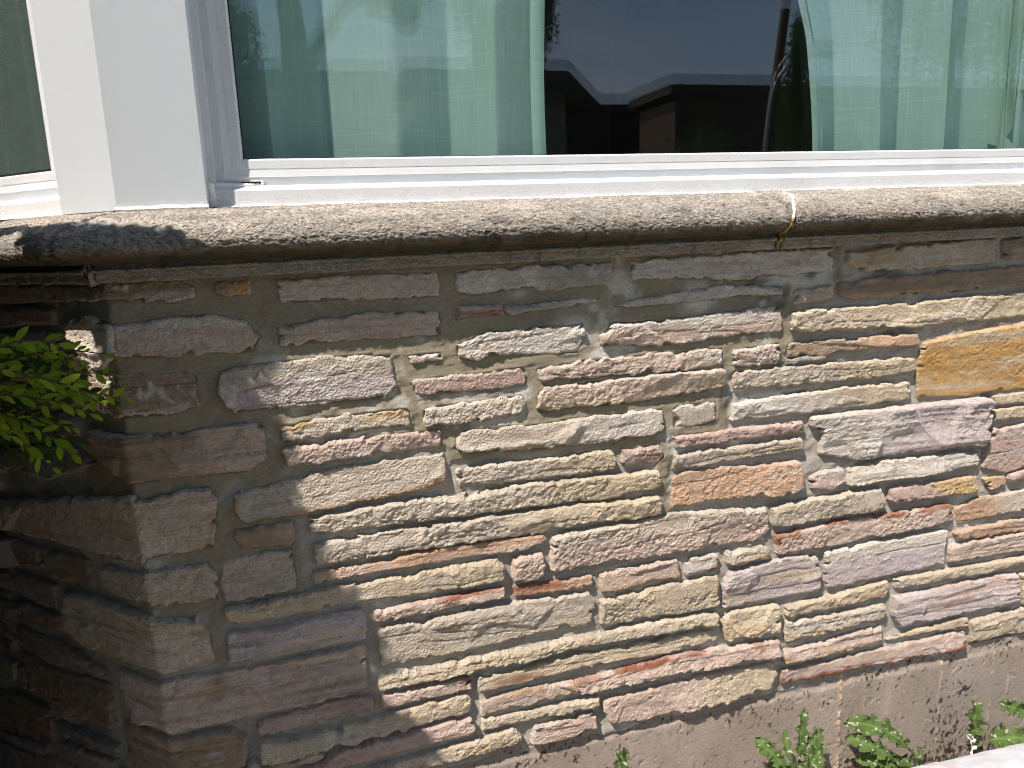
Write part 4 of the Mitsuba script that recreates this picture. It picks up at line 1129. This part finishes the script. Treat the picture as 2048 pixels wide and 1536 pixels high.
TY = -9.0
add('street_tree__trunk', cat_([tube(bez((0.24, TY, -0.4), (0.30, TY, 1.6), (0.33, TY, 3.3)), np.linspace(0.24, 0.17, 16), 12), tube(bez((0.33, TY, 3.25), (0.30, TY, 4.2), (0.10, TY, 6.0)), np.linspace(0.17, 0.08, 16), 10),
                                tube(bez((0.36, TY, 3.0), (0.75, TY, 3.5), (1.6, TY + 0.3, 4.6)), np.linspace(0.11, 0.03, 16), 8), tube(bez((0.3, TY, 3.9), (-0.4, TY, 4.5), (-1.0, TY, 5.4)), np.linspace(0.09, 0.03, 16), 8),
                                tube(bez((0.9, TY, 3.75), (1.7, TY, 4.3), (3.2, TY, 4.6)), np.linspace(0.06, 0.02, 16), 8)]), 'm_bark', smooth=True)
cl = [(-0.6, TY, 3.55), (-0.35, TY + 0.4, 3.2), (-0.9, TY, 4.2), (0.0, TY, 4.9), (1.0, TY, 4.35), (1.5, TY, 3.95), (1.9, TY, 4.15), (1.75, TY, 3.7), (2.6, TY, 3.85), (2.9, TY, 3.5), (3.3, TY, 3.75), (2.75, TY, 3.2), (3.3, TY, 3.3), (3.5, TY, 3.7), (3.7, TY, 4.3), (0.5, TY, 5.6), (2, TY, 5.2), (3.2, TY, 4.9), (-1.5, TY, 5.0), (3.9, TY, 4.9)]
rd = [(0.5, 0.7, 0.4), (0.35, 0.5, 0.5), (0.6, 0.8, 0.6), (0.8, 0.8, 0.7), (0.35, 0.5, 0.3), (0.3, 0.5, 0.25), (0.4, 0.5, 0.3), (0.15, 0.3, 0.15), (0.3, 0.5, 0.5), (0.3, 0.4, 0.5), (0.35, 0.5, 0.45), (0.2, 0.3, 0.35), (0.25, 0.4, 0.5), (0.25, 0.4, 0.5), (0.25, 0.5, 0.3), (1, 1, 0.7), (1.1, 1, 0.6), (1, 1, 0.5), (0.9, 0.9, 0.7), (0.4, 0.8, 0.4)]
add('street_tree__crown', leafy(15000, cl, rd, 0.075, 3), 'm_leaf_tree', kind='stuff')
tag('street_tree', 'tree with hanging leafy branches mirrored behind the left curtain', 'tree')
add('hedge_bush__foliage', leafy(2600, [(5.6, -9.2, 1.2), (6.1, -9.2, 1.5), (6.6, -9.2, 1.1)], [(0.6, 0.6, 1.1), (0.5, 0.6, 1.0), (0.5, 0.6, 0.9)], 0.10, 8), 'm_leaf_tree', kind='stuff')
tag('hedge_bush', 'dark green bush mirrored in front of the brick house', 'bush')
add('conifer__crown', leafy(3600, [(11.1, -14, z) for z in np.arange(0.4, 5.0, 0.5)], [(0.95 - 0.16 * z, 0.95 - 0.16 * z, 0.5) for z in np.arange(0.4, 5.0, 0.5)], 0.12, 9), 'm_leaf_tree', kind='stuff')
add('conifer__trunk', tube(np.array([(11.1, -14, -0.5), (11.1, -14, 4.6)]), [0.12, 0.03], 8), 'm_bark', smooth=True)
tag('conifer', 'narrow dark conifer mirrored beside the right curtain edge', 'tree')
add('street_tree_001__crown', leafy(5000, [(13, -12.5, 4.5), (14.2, -12.5, 5.0), (12.6, -12.5, 5.6), (15.4, -12.5, 4.6)], [(1.2, 1, 1.0), (1.2, 1, 1.2), (1.1, 1, 0.8), (1.1, 1, 1.2)], 0.12, 12), 'm_leaf_tree', kind='stuff')
add('street_tree_001__trunk', tube(np.array([(13.7, -12.5, -0.4), (13.7, -12.5, 4.6)]), [0.2, 0.1], 10), 'm_bark', smooth=True)
tag('street_tree_001', 'leafy tree mirrored behind the right curtain', 'tree')
scene['m_metal'] = plain((0.28, 0.29, 0.30), 0.45, 0.5, metallic=0.6)
LP = np.array([(10.342, -14.0, 2.617), (10.402, -14.0, 3.196), (10.465, -14.0, 3.665), (10.616, -14.0, 4.079), (10.883, -14.0, 4.361), (11.181, -14.0, 4.51), (11.534, -14.0, 4.6)])
tq = np.linspace(0, 1, 40)
lp = np.stack([np.interp(tq, np.linspace(0, 1, len(LP)), gaussian_filter(LP[:, j], 0.01)) for j in range(3)], -1)
lp = np.vstack([[lp[0, 0], lp[0, 1], -0.4], gaussian_filter(lp, [1.6, 0], mode='nearest')])
add('street_lamp__pole', tube(lp, np.linspace(0.055, 0.035, len(lp)), 8), 'm_metal', smooth=True)
add('street_lamp__head', box(lp[-1, 0] - 0.1, lp[-1, 0] + 0.55, lp[-1, 1] - 0.12, lp[-1, 1] + 0.12, lp[-1, 2] - 0.07, lp[-1, 2] + 0.07, 0.03), 'm_metal')
tag('street_lamp', 'curved grey street lamp mirrored in the dark gap between the curtains', 'street lamp')
PO = np.array([[11.317, -16.0, -0.618], [12.152, -16.0, 6.028]])
add('utility_pole', tube(PO, [0.14, 0.11], 10), 'm_bark', smooth=True, label='leaning dark wooden pole mirrored behind the curved lamp', cat='utility pole')
